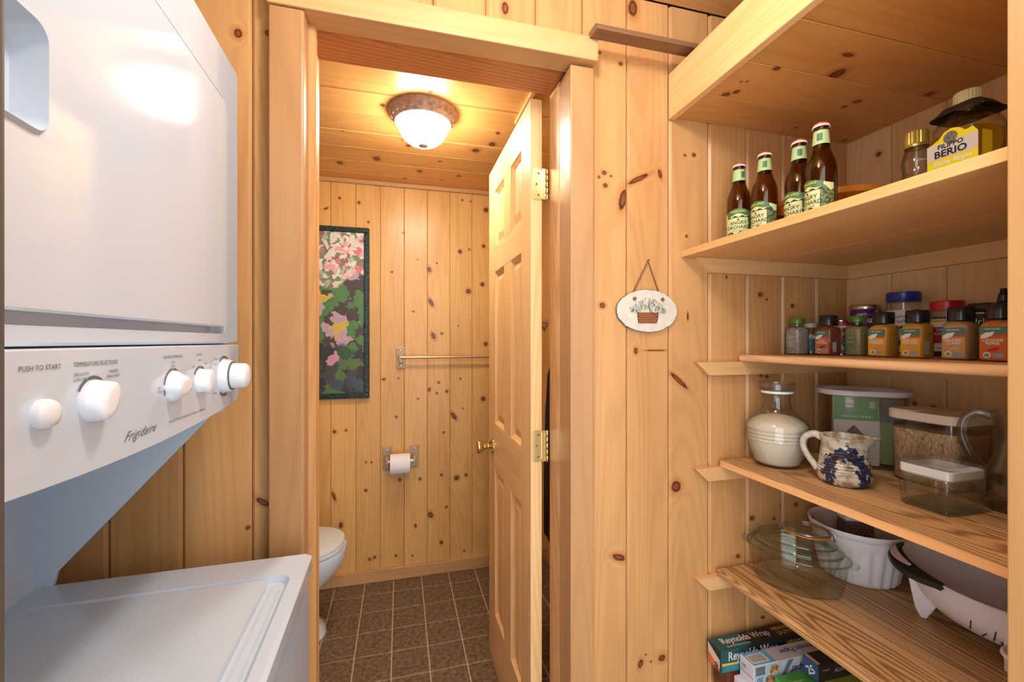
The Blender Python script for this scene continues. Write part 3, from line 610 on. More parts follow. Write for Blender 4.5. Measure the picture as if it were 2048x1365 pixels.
bm = lathe([(0.0205,-0.052),(0.0205,0.052)], 24, cap0=False, cap1=False); xform(bm, Matrix.Rotation(PI/2, 4, 'Y')); obj('core', bm, mat('card_core', (176,150,120), 0.8), tr_, smooth=60, loc=(0,0,-0.014))
hk = thing('robe_hook', 'small pewter robe hook on wall seen through the door gap', 'hook', (0.86, 2.44, 1.44))
bm = lathe([(0.022,0.0),(0.022,0.004),(0.018,0.007)], 20); xform(bm, Matrix.Rotation(-PI/2, 4, 'Y')); obj('plate', bm, M_PEW, hk, smooth=40)
obj('peg', tube([(-0.005,0,0),(-0.05,0,0.005),(-0.06,0,0.02)], 0.009, 12), M_PEW, hk, smooth=60)
def towel():
    secs = []
    for z, hw, th_ in ((-0.95,0.12,0.035),(-0.6,0.11,0.04),(-0.25,0.085,0.04),(-0.06,0.045,0.035),(0.0,0.02,0.02)):
        s = []
        for i in range(40):
            a = 2*PI*i/40; r = 1+0.13*math.sin(7*a+z*3)
            s.append((-0.045+th_*r*math.cos(a), hw*r*math.sin(a), z))
        secs.append(s)
    return loft(secs)
tt = thing('dark_towel', 'dark towel hanging behind the open door, in the gap by hinges', 'towel', (0.86, 2.20, 1.20))
obj('cloth', towel(), mat('black_terry', (34,30,30), 0.95, bump=(220,0.5)), tt, smooth=180)
bm = lathe([(0.02,0.0),(0.02,0.004),(0.016,0.007)], 20); xform(bm, Matrix.Rotation(-PI/2, 4, 'Y')); obj('hanging_loop', bm, M_PEW, tt, smooth=40)
# ------------------------------------------------------------------ oval slate plaque on the front wall
pq = thing('slate_plaque', 'oval slate plaque painted with a basket of herbs, hung by a cord', 'plaque', (0.654, YW-0.0005, 1.412))
random.seed(3)
def oval(sc, t, y, jag=0.0):
    return [((0.0935*sc)*math.cos(2*PI*i/64)*(1+jag*rj[i]), y, (0.0585*sc)*math.sin(2*PI*i/64)*(1+jag*rj[i])) for i in range(64)]
rj = [random.uniform(-1, 1) for _ in range(64)]
obj('slate_edge', loft([oval(0.97,0,-0.002,0.012), oval(1.0,0,-0.005,0.014), oval(0.985,0,-0.0075,0.016)]), mat('slate_grey', (92,88,86), 0.7, bump=(200,0.6)), pq)
obj('slate_face', loft([oval(0.985,0,-0.0075,0.016), oval(0.965,0,-0.0095,0.02)], False, True), mat('painted_slate', (222,212,198), 0.6, var=((204,194,178), 50.0, 0.25), bump=(90,0.7)), pq)
M_CORD = mat('leather_cord', (120,82,44), 0.6)
top = (0.0035, -0.004, 0.138)
obj('cord', tube([(-0.043,-0.006,0.030),(-0.043,-0.0025,0.040),(-0.038,-0.0025,0.056),top,(0.0365,-0.0025,0.056),(0.044,-0.0025,0.040),(0.044,-0.006,0.032)], 0.0021, 8), M_CORD, pq, smooth=60)
for x in (-0.0425, 0.043): obj('cord_knot', lathe([(0.001,-0.0045),(0.004,-0.003),(0.0048,0.0),(0.004,0.003),(0.001,0.0045)], 12), M_CORD, pq, smooth=60, loc=(x,-0.0135,0.032))
bm = lathe([(0.0008,0.0),(0.0008,0.012),(0.002,0.013)], 8); xform(bm, Matrix.Rotation(PI/2, 4, 'X')); obj('nail', bm, mat('nail_iron', (60,56,52), 0.5, 0.8), pq, loc=(0.0035,0.004,0.1395))
M_WICK = mat('basket_brown', (126,70,34), 0.7, var=((78,40,20), 900.0, 0.15))
bk = obj('basket', poly([(-0.030,-0.004),(-0.033,-0.002),(-0.0325,-0.020),(-0.030,-0.034),(0.026,-0.034),(0.031,-0.020),(0.032,-0.002),(0.029,-0.004)], -0.0006, 'y'), M_WICK, pq, loc=(0,-0.0098,0))
for r in range(6):
    for c in range(9):
        x0 = -0.030+0.0066*c+(0.0033 if r % 2 else 0)
        if x0 > 0.026: continue
        obj('weave', B((x0,x0+0.0050,-0.0012,-0.0004,-0.0325+r*0.005,-0.0290+r*0.005)), mat('basket_light', (164,104,56), 0.7), bk)
leafm = [mat('herb_green_%d' % i, c, 0.7) for i, c in enumerate(((142,158,138),(96,124,104),(168,180,160),(88,92,84)))]
bm_leaf = [bmesh.new() for _ in leafm]
for i in range(210):
    t = random.uniform(-1, 1); x = t*0.056; hgt = 0.034*(1-abs(t)**1.6)+0.004; z = random.uniform(-0.006 if abs(t) > .55 else 0.0, hgt); a = random.uniform(-0.5, 0.5)+t*0.9; l = random.uniform(0.0022, 0.0045)
    b = bm_leaf[i % 4]; dx, dz = math.sin(a)*l, math.cos(a)*l; nx, nz = dz*0.28, -dx*0.28; yy = -0.0100-0.00001*i
    b.faces.new([b.verts.new(p) for p in ((x-dx,yy,z-dz),(x+nx,yy,z+nz),(x+dx,yy,z+dz),(x-nx,yy,z-nz))])
for b, m_ in zip(bm_leaf, leafm):
    o_ = obj('painted_leaves', b, m_, pq); o_['kind'] = 'stuff'
obj('painted_ribbon', tube([(0.004,-0.0125,0.030),(0.0005,-0.0125,0.018),(0.003,-0.0125,0.004),(0.006,-0.0125,-0.002),(0.018,-0.0125,-0.008),(0.028,-0.0125,-0.016)], 0.0008, 6), mat('plum_paint', (130,60,84), 0.7), pq)
# ------------------------------------------------------------------ built-in shelves
YE = 1.045
sf = thing('boxed_top_shelf', 'deep boxed-in pine top shelf with fascia, above the bottles', 'shelf', (0.724, 0.70, 1.945))
def SB(ox, oy, oz, *b): return B(*[(x0-ox,x1-ox,y0-oy,y1-oy,z0-oz,z1-oz) for (x0,x1,y0,y1,z0,z1) in b])
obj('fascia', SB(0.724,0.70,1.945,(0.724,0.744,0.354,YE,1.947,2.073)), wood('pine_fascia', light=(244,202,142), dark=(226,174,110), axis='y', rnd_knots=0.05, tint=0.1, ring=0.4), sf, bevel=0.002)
for k in range(6):
    yc = 0.985-0.1305*k
    y1 = min(yc+0.0645, YE); y0 = max(yc-0.0645, 0.354)
    if y1-y0 < 0.02: continue
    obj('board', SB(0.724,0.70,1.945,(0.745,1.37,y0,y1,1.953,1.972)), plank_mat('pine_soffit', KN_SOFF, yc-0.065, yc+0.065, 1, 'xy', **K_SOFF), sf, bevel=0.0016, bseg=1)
def cleat(parent, o, x0, z0, z1, mitre=0.042):
    ox, oy, oz = o
    bm = loft([[(x0-ox, y-oy, z1-oz), (1.37-ox, y-oy, z1-oz), (1.37-ox, y-oy, z0-oz), (x0+mitre-ox, y-oy, z0-oz)] for y in (1.027, YE)])
    obj('cleat', bm, M_CLEAT, parent)
    obj('cleat', SB(ox,oy,oz,(1.352,1.37,0.355,1.0265,z0,z1)), wood('pine_cleat_side', axis='y', light=(234,190,134), dark=(208,156,102), tint=0.2), parent)
o1 = (0.765, 0.70, 1.565)
s1_ = thing('upper_pine_shelf', 'solid pine shelf holding the beer bottles and oil bottles', 'shelf', o1)
for (x0, x1) in ((0.765,1.06),(1.0612,1.37)): obj('plank', SB(*o1,(x0,x1,0.354,YE,1.565,1.584)), M_SHELFY, s1_, bevel=0.0015)
cleat(s1_, o1, 0.807, 1.5237, 1.5645)
def laminate_shelf(name, label, o, x0, zt, cx0, y1=1.03, bull=False):
    t = thing(name, label, 'shelf', o)
    obj('core', SB(*o,(x0,1.37,0.354,y1,zt-0.0195,zt-0.0012)), M_RAWY, t, bevel=0.001, bseg=1)
    obj('laminate_top', SB(*o,(x0-0.0005,1.37,0.354,y1,zt-0.0012,zt)), M_LAM, t)
    if bull:
        ox, oy, oz = o; pr = [(0,zt-0.0195),(-0.006,zt-0.019),(-0.0095,zt-0.015),(-0.010,zt-0.006),(-0.007,zt-0.0015),(0,zt)]
        bm = loft([[(x0-0.0006+u-ox, y-oy, v-oz) for u, v in pr] for y in (0.354, y1)]); obj('rounded_front_edge', bm, bull, t, smooth=60)
    cleat(t, o, cx0, zt-0.0195-0.038, zt-0.0200)
    return t
laminate_shelf('narrow_laminate_shelf', 'narrow wood-grain laminate shelf lined with spice jars', (0.948,0.70,1.271), 0.958, 1.2905, 0.8024, bull=wood('laminate_edge_light', axis='y', light=(230,184,136), dark=(204,150,100), tint=0.1, ring=0.5))
laminate_shelf('middle_laminate_shelf', 'wood-grain laminate shelf with raw front edge, holding the glass jars', (0.882,0.70,0.972), 0.882, 0.9914, 0.799)
laminate_shelf('lower_laminate_shelf', 'lower laminate shelf with rounded edge, holding mixing bowls and colander', (0.872,0.70,0.6625), 0.882, 0.682, 0.8024, bull=M_LAM)
laminate_shelf('bottom_laminate_shelf', 'lowest laminate shelf, under the foil and parchment boxes', (0.872,0.70,0.3405), 0.882, 0.360, 0.8024, bull=M_LAM)
# moulding strip and metal bits lying on top of the boxed shelf
ms = thing('moulding_strip', 'dark brown moulding strip sticking out from on top of boxed shelf', 'moulding', (0.60, 0.975, 2.088))
bm = loft([[(x, y, z) for y, z in ((-0.024,0.0),(0.018,0.004),(0.023,0.012),(0.023,0.020),(-0.016,0.018),(-0.024,0.012))] for x in (-0.138, 0.42)])
obj('strip', bm, wood('dark_moulding', light=(140,104,76), dark=(92,62,44), axis='x', tint=0.1), ms)
obj('pale_face', B((-0.138,0.42,0.0231,0.0245,0.010,0.022)), M_CLEAT, ms)
mb = tag(obj('metal_bracket', loft([[(u, y, v) for u, v in ((0,0),(0.05,0),(0.05,0.03),(0.046,0.03),(0.046,0.004),(0.004,0.004),(0.004,0.014),(0,0.014))] for y in (-0.09, 0.09)]), mat('dull_steel', (120,120,118), 0.45, 0.8), loc=(0.752, 0.86, 2.0725)), 'grey steel channel bracket resting on top of the boxed shelf', 'bracket')
sl = obj('shelf_deck', SB(0.724,0.70,1.945,(0.745,1.37,0.354,YE,2.054,2.0725)), M_CLEAT, sf)

# ------------------------------------------------------------------ decals
def decal(name, pts, m, parent, origin, right, up, off=0.0003):
    bm = bmesh.new(); o, r, u = Vector(origin), Vector(right).normalized(), Vector(up).normalized(); n = r.cross(u)
    bm.faces.new([bm.verts.new(o+r*a+u*b+n*off) for a, b in pts])
    me = bpy.data.meshes.new(name); bm.to_mesh(me); bm.free(); me.materials.append(m)
    ob = bpy.data.objects.new(name, me); C.objects.link(ob); ob.parent = parent
    return ob
def rectp(x0, x1, y0, y1): return [(x0,y0),(x1,y0),(x1,y1),(x0,y1)]
def disc(x, y, r, n=20, ry=None): return [(x+r*math.cos(2*PI*i/n), y+(ry or r)*math.sin(2*PI*i/n)) for i in range(n)]
def camang(x, y): return math.atan2(-y, -x)
def pcol(name, c, rough=0.5): return mat(name, c, rough)
# ------------------------------------------------------------------ beer bottles
M_AMBER = thin_glass('amber_glass', (232,218,172), 0.03, dens=1)
M_BEER = mat('beer', (96,46,10), 0.2)
M_CAP = mat('red_crown', (206,48,40), 0.3); M_CAPW = mat('crown_edge', (232,214,206), 0.35)
M_NECKP = mat('pale_green_paper', (182,206,146), 0.5); M_LAB = mat('cider_label', (206,216,150), 0.5, var=((214,220,164), 30, 0.2))
M_LABG = mat('cider_label_green', (76,120,72), 0.5); M_LABD = mat('cider_label_art', (120,134,84), 0.5, var=((52,66,40), 190.0, 0.06)); M_INK = mat('dark_ink', (44,52,36), 0.6); M_YEL = mat('yellow_ink', (222,226,80), 0.6)
def beer(label, x, y, turn):
    t = thing('beer_bottle', label, 'bottle', (x, y, 1.584), camang(x, y)+turn, 'brown cider bottles on the upper shelf')
    pr = [(0.024,0.0),(0.029,0.002),(0.0305,0.006),(0.0305,0.122),(0.0298,0.132),(0.0265,0.146),(0.021,0.160),(0.0172,0.174),(0.0152,0.192),(0.0136,0.212),(0.0134,0.214),(0.0144,0.216),(0.0144,0.220),(0.0132,0.222)]
    obj('glass', shell(pr, 0.0022, 36), M_AMBER, t, smooth=50)
    obj('cider', lathe([(0.027,0.005),(0.0279,0.008),(0.0279,0.122),(0.0272,0.131),(0.024,0.145),(0.0185,0.159),(0.0150,0.172),(0.014,0.180)], 28), thin_glass('cider_liquid', (230,204,132), 0.05, dens=1, ior=1.1), t, smooth=50)
    n = 42; cb_, ct = [], []
    for i in range(n):
        a = 2*PI*i/n; r = 0.0166+0.0009*(1 if i % 2 else -1); cb_.append((r*math.cos(a), r*math.sin(a), 0.2185)); ct.append((0.0150*math.cos(a), 0.0150*math.sin(a), 0.2245))
    tp = [(0.0125*math.cos(2*PI*i/n), 0.0125*math.sin(2*PI*i/n), 0.2285) for i in range(n)]
    ed = obj('cap_skirt', loft([cb_, ct], False, False), M_CAPW, t); obj('crown_cap', loft([[(q[0]*1.01, q[1]*1.01, 0.2243) for q in ct], [(q[0], q[1], 0.2268) for q in ct], tp], True, True), M_CAP, t, smooth=40)
    obj('neck_foil', lathe([(0.0170,0.1795),(0.0160,0.192),(0.0143,0.2105)], 32, cap0=False, cap1=False), M_NECKP, t, smooth=60)
    obj('neck_emblem', arcpatch(0.0164,0.184,0.203,math.radians(24),math.radians(60),8), M_LABG, t)
    lb = obj('label', arcpatch(0.0308,0.014,0.088,math.radians(-98),math.radians(98),36, lambda u: 0.012*math.sin(PI*u)**2), M_LAB, t, smooth=60)
    bm = bmesh.new(); nn = 30; a0, a1 = math.radians(-60), math.radians(60); lo = []; hi = []
    for i in range(nn+1):
        u = i/nn; a = a0+(a1-a0)*u; r = 0.0310
        lo.append(bm.verts.new((r*math.cos(a), r*math.sin(a), 0.084-0.010*math.sin(3*PI*u)*0.3+0.0*u))); hi.append(bm.verts.new((r*math.cos(a), r*math.sin(a), 0.0885+0.012*math.sin(PI*(0.19+0.62*u))**2)))
    for i in range(nn): bm.faces.new((lo[i], lo[i+1], hi[i+1], hi[i]))
    obj('label_band', bm, M_LABG, lb, smooth=60)
    obj('label_scene', arcpatch(0.0310,0.014,0.030,math.radians(-60),math.radians(60),24, lambda u: 0.010*abs(math.sin(2.5*PI*u))), M_LABD, lb, smooth=60)
    obj('label_tree', arcpatch(0.03105,0.030,0.078,math.radians(48),math.radians(97),14, lambda u: 0.006*math.sin(6*u)), M_LABD, lb, smooth=60)
    obj('label_tree', arcpatch(0.03105,0.030,0.060,math.radians(-97),math.radians(-70),10), M_LABD, lb, smooth=60)
    obj('label_branch', arcpatch(0.03112,0.076,0.079,math.radians(-55),math.radians(55),24, lambda u: 0.002*math.sin(21*u)), M_INK, lb)
    for s, z, sz in (('ANGRY',0.062,0.0125),('ORCHARD',0.050,0.0125)): bent_text('lettering', s, sz, M_INK, lb, 0.0313, 0.0, z, bold=0.01)
    bent_text('lettering', 'HARD CIDER', 0.0045, M_INK, lb, 0.0313, 0.0, 0.0415, space=1.3)
    bent_text('lettering', 'GREEN APPLE', 0.0066, M_YEL, lb, 0.0313, 0.0, 0.0925, bold=0.01)
    obj('label_apple', arcpatch(0.0313,0.069,0.073,math.radians(-4),math.radians(4),6), M_INK, lb)
    return t
beer('brown cider bottle farthest left, next to the pine wall', 0.896, 0.9747, math.radians(-4))
beer('brown cider bottle second from the left on upper shelf', 0.906, 0.8998, math.radians(-40))
beer('brown cider bottle third from left, half behind the nearest one', 0.9305, 0.8231, math.radians(-38))
beer('nearest and largest-looking brown cider bottle on upper shelf', 0.906, 0.7473, math.radians(-52))
# amber bowl, oil bottles
ab = thing('amber_glass_bowl', 'amber glass bowl behind the cider bottles on upper shelf', 'bowl', (1.118, 0.902, 1.584))
obj('bowl', shell([(0.055,0.0),(0.075,0.004),(0.105,0.035),(0.122,0.080),(0.131,0.110),(0.134,0.120)], 0.003, 48), thin_glass('amber_bowl_glass', (240,200,130), 0.03, dens=1), ab, smooth=50)
obj('rim', lathe([(0.1335,0.104),(0.1365,0.1055),(0.1365,0.1195),(0.1335,0.121)], 48, cap0=False, cap1=False), mat('amber_rim', (196,124,38), 0.15), ab, smooth=40)
M_CLEAR = thin_glass('clear_glass', (226,238,230), real=0.3); M_CLEARB = thin_glass('clear_bottle_plastic', (232,234,226))
M_GOLDCAP = mat('gold_cap', (206,178,84), 0.3, 0.6); M_CREAMCAP = mat('cream_cap', (224,210,150), 0.4)
def ribbed(r, z0, z1, n=44, d=0.0006):
    secs = []
    for z, k in ((z0,1.0),(z0+(z1-z0)*0.3,1.0),(z0+(z1-z0)*0.9,1.0),(z1,0.95)):
        secs.append([((r*k+(d if i % 2 else -d))*math.cos(2*PI*i/n), (r*k+(d if i % 2 else -d))*math.sin(2*PI*i/n), z) for i in range(n)])
    return loft(secs)
so = thing('small_oil_bottle', 'small wasp-waisted clear bottle with gold screw cap', 'bottle', (1.155, 0.721, 1.584), camang(1.155,0.721)); so.scale = (1.05, 1.05, 1.165)
pr = [(0.030,0.0),(0.036,0.004),(0.0375,0.05),(0.037,0.075),(0.033,0.092),(0.0255,0.108),(0.0235,0.118),(0.0255,0.132),(0.0250,0.142),(0.0205,0.158),(0.0185,0.166),(0.0185,0.172)]
obj('glass', shell(pr, 0.0018, 36), M_CLEAR, so, smooth=50)
obj('screw_cap', ribbed(0.0200,0.170,0.196), M_GOLDCAP, so); obj('cap_ring', lathe([(0.0205,0.1645),(0.0207,0.168),(0.0203,0.1695)], 32, cap0=False, cap1=False), M_GOLDCAP, so, smooth=40)
obj('oil', lathe([(0.0335,0.004),(0.0352,0.05),(0.035,0.066)], 30), thin_glass('olive_oil', (226,216,110), 0.05, dens=1, ior=1.1), so, smooth=50)
lb = obj('label', arcpatch(0.0379,0.010,0.079,math.radians(-75),math.radians(75),24, lambda u: 0.004*math.sin(PI*u)), mat('dark_green_label', (44,58,50), 0.5), so, smooth=60)
obj('label_border', arcpatch(0.0381,0.0775,0.0795,math.radians(-75),math.radians(75),24, lambda u: 0.004*math.sin(PI*u)), M_GOLDCAP, lb, smooth=60)
bm = bmesh.new(); bm.faces.new([bm.verts.new((0.0384*math.cos(a/0.038), 0.0384*math.sin(a/0.038), 0.078+b)) for a, b in disc(0,0,0.010)]); obj('label_medallion', bm, mat('cream_medal', (226,214,190), 0.5), lb)
bent_text('lettering', 'Bertolli', 0.014, M_WHITE, lb, 0.0384, 0.0, 0.058, shear=0.3)
bent_text('lettering', 'Bertolli', 0.008, mat('glass_emboss', (190,180,150), 0.3), so, 0.0262, math.radians(30), 0.134, shear=0.3)
bo = thing('large_oil_bottle', 'large square clear bottle of green oil with yellow label', 'bottle', (1.143, 0.622, 1.584), 0.0)
def oilsec(w, r, z): return rrect(w, w, r, z, 6)
secs = [oilsec(0.086,0.020,0.0), oilsec(0.092,0.022,0.004), oilsec(0.094,0.022,0.182), oilsec(0.092,0.024,0.192), oilsec(0.084,0.030,0.203), oilsec(0.066,0.030,0.220), oilsec(0.046,0.0229,0.230), oilsec(0.040,0.0199,0.236), oilsec(0.040,0.0199,0.244)]
inn = [[(p[0]*0.955, p[1]*0.955, max(p[2], 0.004)) for p in s] for s in reversed(secs)]
obj('plastic_body', loft(secs+inn), M_CLEARB, bo, smooth=50)
obj('oil', loft([oilsec(0.082,0.018,0.005), oilsec(0.0875,0.02,0.009), oilsec(0.089,0.02,0.176)]), thin_glass('green_oil', (246,242,120), 0.04, dens=1, ior=1.12), bo, smooth=50)
obj('screw_cap', ribbed(0.0215,0.2425,0.2635,50,0.0005), M_CREAMCAP, bo); obj('cap_collar', lathe([(0.0218,0.2365),(0.0219,0.2420)], 36, cap0=False), M_CREAMCAP, bo, smooth=40)
hf = 0.0474
outl = [(-0.042,0.05),(0.042,0.05),(0.042,0.160),(0.034,0.172),(0.022,0.170),(0.012,0.180),(0.0,0.184),(-0.012,0.180),(-0.022,0.168),(-0.042,0.158)]
lb = decal('label', outl, mat('oil_label_yellow', (240,220,30), 0.45), bo, (-hf,0,0), (0,-1,0), (0,0,1), 0.0002)
decal('label_plate', rectp(-0.042,0.042,0.127,0.159), mat('oil_label_silver', (214,204,196), 0.35), lb, (-hf,0,0), (0,-1,0), (0,0,1), 0.0005)
decal('label_side', rectp(-0.047,-0.018,0.050,0.160), MATS['oil_label_yellow'], bo, (0,-hf,0), (1,0,0), (0,0,1), 0.0002)
decal('label_portrait', disc(-0.002,0.166,0.012), mat('portrait_grey', (140,130,112), 0.5, var=((90,80,66), 240, 0.15)), lb, (-hf,0,0), (0,-1,0), (0,0,1), 0.0006)
for s, z, sz in (('FILIPPO',0.1515,0.0130),('BERIO',0.1365,0.0200)): flat_text('lettering', s, sz, mat('black_ink', (30,28,26), 0.5), lb, (-hf-0.0006,0.002,z), (0,-1,0), (0,0,1), bold=0.03)
flat_text('lettering', 'Extra Virgin', 0.013, M_WHITE, lb, (-hf-0.0004,0,0.1180), (0,-1,0), (0,0,1), shear=0.4, bold=0.02)
M_SLV = mat('black_hang_card', (44,36,34), 0.55)
cs = []
for r, z in ((0.0205,0.2385),(0.032,0.2345),(0.042,0.2275),(0.048,0.222)):
    cs.append([(p[0], p[1], p[2]-(0.006 if r > 0.04 and abs(abs(p[0])-abs(p[1])) < r*0.5 else 0.0)) for p in rrect(2*r, 2*r, r*0.45, z, 5)])
obj('hang_card', loft(cs, False, False), M_SLV, bo)
sv = obj('hang_card_side', B((0.034,0.0485,-0.0500,-0.0488,0.06,0.215)), M_SLV, bo)
for q, ch in enumerate('DESSERT'): flat_text('lettering', ch, 0.0125, M_WHITE, sv, (0.0412,-0.0502,0.200-0.016*q), (1,0,0), (0,0,1), bold=0.02)
hb = thing('amber_liquid_bottle', 'bottle of amber liquid with red and yellow label behind large oil bottle', 'bottle', (1.276, 0.735, 1.584), camang(1.276,0.735))
obj('glass', shell([(0.028,0.0),(0.034,0.004),(0.035,0.10),(0.030,0.125),(0.016,0.150),(0.013,0.175),(0.013,0.18)], 0.002, 30), M_CLEAR, hb, smooth=50)
obj('liquid', lathe([(0.031,0.005),(0.0325,0.10),(0.0275,0.124)], 26), thin_glass('amber_liquid', (230,180,90), 0.05, dens=1, ior=1.1), hb, smooth=50)
lq = obj('label', arcpatch(0.0353,0.02,0.095,math.radians(-80),math.radians(80),20), MATS['oil_label_yellow'], hb, smooth=60); obj('label_diamond', arcpatch(0.0355,0.055,0.085,math.radians(-40),math.radians(30),10), mat('label_red', (206,40,36), 0.5), lq, smooth=60)
obj('screw_cap', ribbed(0.0150,0.172,0.192,30), M_BLACK, hb)
gb = thing('tall_clear_bottle', 'clear glass bottle at the shelf end beside the partition', 'bottle', (1.300, 0.628, 1.584), camang(1.3,0.628))
obj('glass', shell([(0.026,0.0),(0.032,0.004),(0.033,0.14),(0.030,0.155),(0.022,0.175),(0.014,0.195),(0.013,0.225),(0.0145,0.228)], 0.002, 30), M_CLEAR, gb, smooth=50)
obj('stopper', lathe([(0.011,0.222),(0.012,0.229),(0.013,0.240),(0.010,0.244)], 20), mat('cork', (176,136,88), 0.8), gb, smooth=50)
# ------------------------------------------------------------------ spice shelf
ZS = 1.2906
M_JAR = thin_glass('jar_glass', (236,242,236)); M_LIDB = mat('black_jar_lid', (26,28,30), 0.22)
M_TEAL = mat('label_teal', (74,124,102), 0.5); M_LRED = mat('label_red_strip', (206,84,58), 0.5); M_LBLUE = mat('label_blue_box', (136,166,196), 0.5); M_BAR = mat('barcode_white', (226,222,216), 0.5)
def sj_sec(w, r, z): return rrect(w, w, r, z, 4)
def spice(name, label, x, y, powder, vcol, strip, lines, pic, side_bar=True, lidm=None):
    t = thing(name, label, 'spice jar', (x, y, ZS), 0.0, 'spice jars in a row on the narrow shelf')
    w = 0.0455
    secs = [sj_sec(w-0.004,0.008,0.0), sj_sec(w,0.009,0.003), sj_sec(w,0.009,0.070), sj_sec(w-0.002,0.010,0.075), sj_sec(0.038,0.0185,0.0805), sj_sec(0.037,0.0184,0.085)]
    obj('glass', loft(secs, True, False), M_JAR, t, smooth=40)
    obj('spice', loft([sj_sec(w-0.0045,0.008,0.0022), sj_sec(w-0.0024,0.008,0.005), sj_sec(w-0.0024,0.008,0.0695), sj_sec(w-0.006,0.011,0.0745), sj_sec(0.033,0.0164,0.079)]), mat('spice_'+name, powder, 0.75, var=(vcol, 320.0, 0.2)), t, smooth=40)
    if lidm is None:
        bm = lathe([(0.0200,0.0815),(0.0212,0.0825),(0.0212,0.1075),(0.0200,0.1095)], 32)
        ld = obj('lid', bm, M_LIDB, t, smooth=40); obj('lid_flap', B((-0.0195,0.004,-0.011,0.011,0.1090,0.1102)), M_LIDB, ld, bevel=0.0004, bseg=1)
    else:
        obj('lid', lathe([(0.0200,0.0900),(0.0210,0.0905),(0.0210,0.1040),(0.0195,0.1065)], 32), lidm, t, smooth=40)
        obj('neck', lathe([(0.0178,0.083),(0.0178,0.091)], 28, cap0=False, cap1=False), M_JAR, t, smooth=60)
    h = w/2; R_, U_ = (0,-1,0), (0,0,1)
    if lines is not None:
        lb = decal('label', rectp(-0.0195,0.0195,0.005,0.067), mat('lab_'+name, strip, 0.45), t, (-h,0,0), R_, U_, 0.0003)
        decal('label_top', rectp(-0.0195,0.0195,0.052,0.067), M_TEAL, lb, (-h,0,0), R_, U_, 0.0005)
        decal('label_strip', rectp(-0.001,0.0195,0.0475,0.052), M_LRED, lb, (-h,0,0), R_, U_, 0.0005)
        lf = [(-0.0175,0.044),(-0.0165,0.051),(-0.010,0.0555),(0.003,0.0575),(-0.001,0.050),(-0.008,0.0455)]
        decal('label_leaf', lf, M_WHITE, lb, (-h,0,0), R_, U_, 0.0007)
        flat_text('lettering', 'ORGANIC', 0.0050, M_WHITE, lb, (-h-0.0006,0,0.0622), R_, U_)
        for q, s in enumerate(lines): flat_text('lettering', s, 0.0074, M_WHITE, lb, (-h-0.0005,0,0.0405-0.0062*q), R_, U_, bold=0.02, sx=0.9)
        decal('label_picture', [(-0.010,0.0205),(-0.004,0.0195),(0.006,0.0215),(0.012,0.027),(0.004,0.0275),(-0.003,0.025)], mat('pic_'+name, pic, 0.6), lb, (-h,0,0), R_, U_, 0.0005)
        decal('label_seal', disc(-0.0085,0.0125,0.0058), M_WHITE, lb, (-h,0,0), R_, U_, 0.0005); decal('label_seal_inner', disc(-0.0085,0.0122,0.0040), mat('seal_green', (120,150,150), 0.5), lb, (-h,0,0), R_, U_, 0.0007)
        decal('label_badge', rectp(0.0005,0.0145,0.0085,0.0160), M_LBLUE, lb, (-h,0,0), R_, U_, 0.0005)
        if side_bar:
            bc = decal('barcode', rectp(-0.014,-0.001,0.009,0.036), M_BAR, t, (0,-h,0), (1,0,0), U_, 0.0003)
            for q in range(9): decal('barcode_line', rectp(-0.0135,-0.0015,0.010+0.0029*q,0.0112+0.0029*q), mat('barcode_ink', (84,70,66), 0.6), bc, (0,-h,0), (1,0,0), U_, 0.0005)
            flat_text('lettering', 'INGREDIENTS', 0.0030, MATS['barcode_ink'], t, (-0.003,-h-0.0004,0.056), (1,0,0), U_)
            flat_text('lettering', 'STORE IN A COOL', 0.0026, MATS['barcode_ink'], t, (-0.003,-h-0.0004,0.051), (1,0,0), U_); flat_text('lettering', 'DRY PLACE', 0.0026, MATS['barcode_ink'], t, (-0.003,-h-0.0004,0.047), (1,0,0), U_)
        else:
            flat_text('lettering', 'W16', 0.0060, MATS.get('stamp_ink') or mat('stamp_ink', (48,38,30), 0.6), t, (0.002,-h-0.0004,0.056), (1,0,0), U_, bold=0.02)
    return t
M_GLID = mat('green_tin_lid', (96,132,56), 0.35, 0.3)
j = spice('salt_flake_jar', 'spice jar of white grains with green lid, at the left end', 1.130, 1.0065, (206,198,184), (120,100,84), None, None, None, lidm=M_GLID)
def plain_label(t, c, rows, w=0.0455):
    h = w/2; lb = decal('label', rectp(-0.014,0.012,0.020,0.056), mat('lab_'+rows[0], c, 0.5), t, (-h,0,0), (0,-1,0), (0,0,1), 0.0003)
    for q, s in enumerate(rows): flat_text('lettering', s, 0.0055, M_WHITE, lb, (-h-0.0004,0.001,(0.0495 if q == 0 else 0.037-0.006*(q-1))), (0,-1,0), (0,0,1))
plain_label(j, (166,170,158), ['365', 'coarse', 'sea', 'salt'])
tj = thing('teal_label_jar', 'small jar with teal label squeezed between the leftmost spice jars', 'jar', (1.1900, 1.0140, ZS), camang(1.19,1.014))
obj('glass', shell([(0.018,0.0),(0.0205,0.002),(0.0205,0.066),(0.017,0.074),(0.0165,0.080)], 0.0015, 28), M_JAR, tj, smooth=50); obj('lid', lathe([(0.0178,0.0795),(0.0182,0.081),(0.0182,0.091),(0.0165,0.0925)], 28), mat('cream_lid', (206,200,188), 0.4), tj, smooth=40)
obj('contents', lathe([(0.018,0.003),(0.0188,0.005),(0.0188,0.062)], 24), mat('tan_powder', (176,130,80), 0.8), tj, smooth=50)
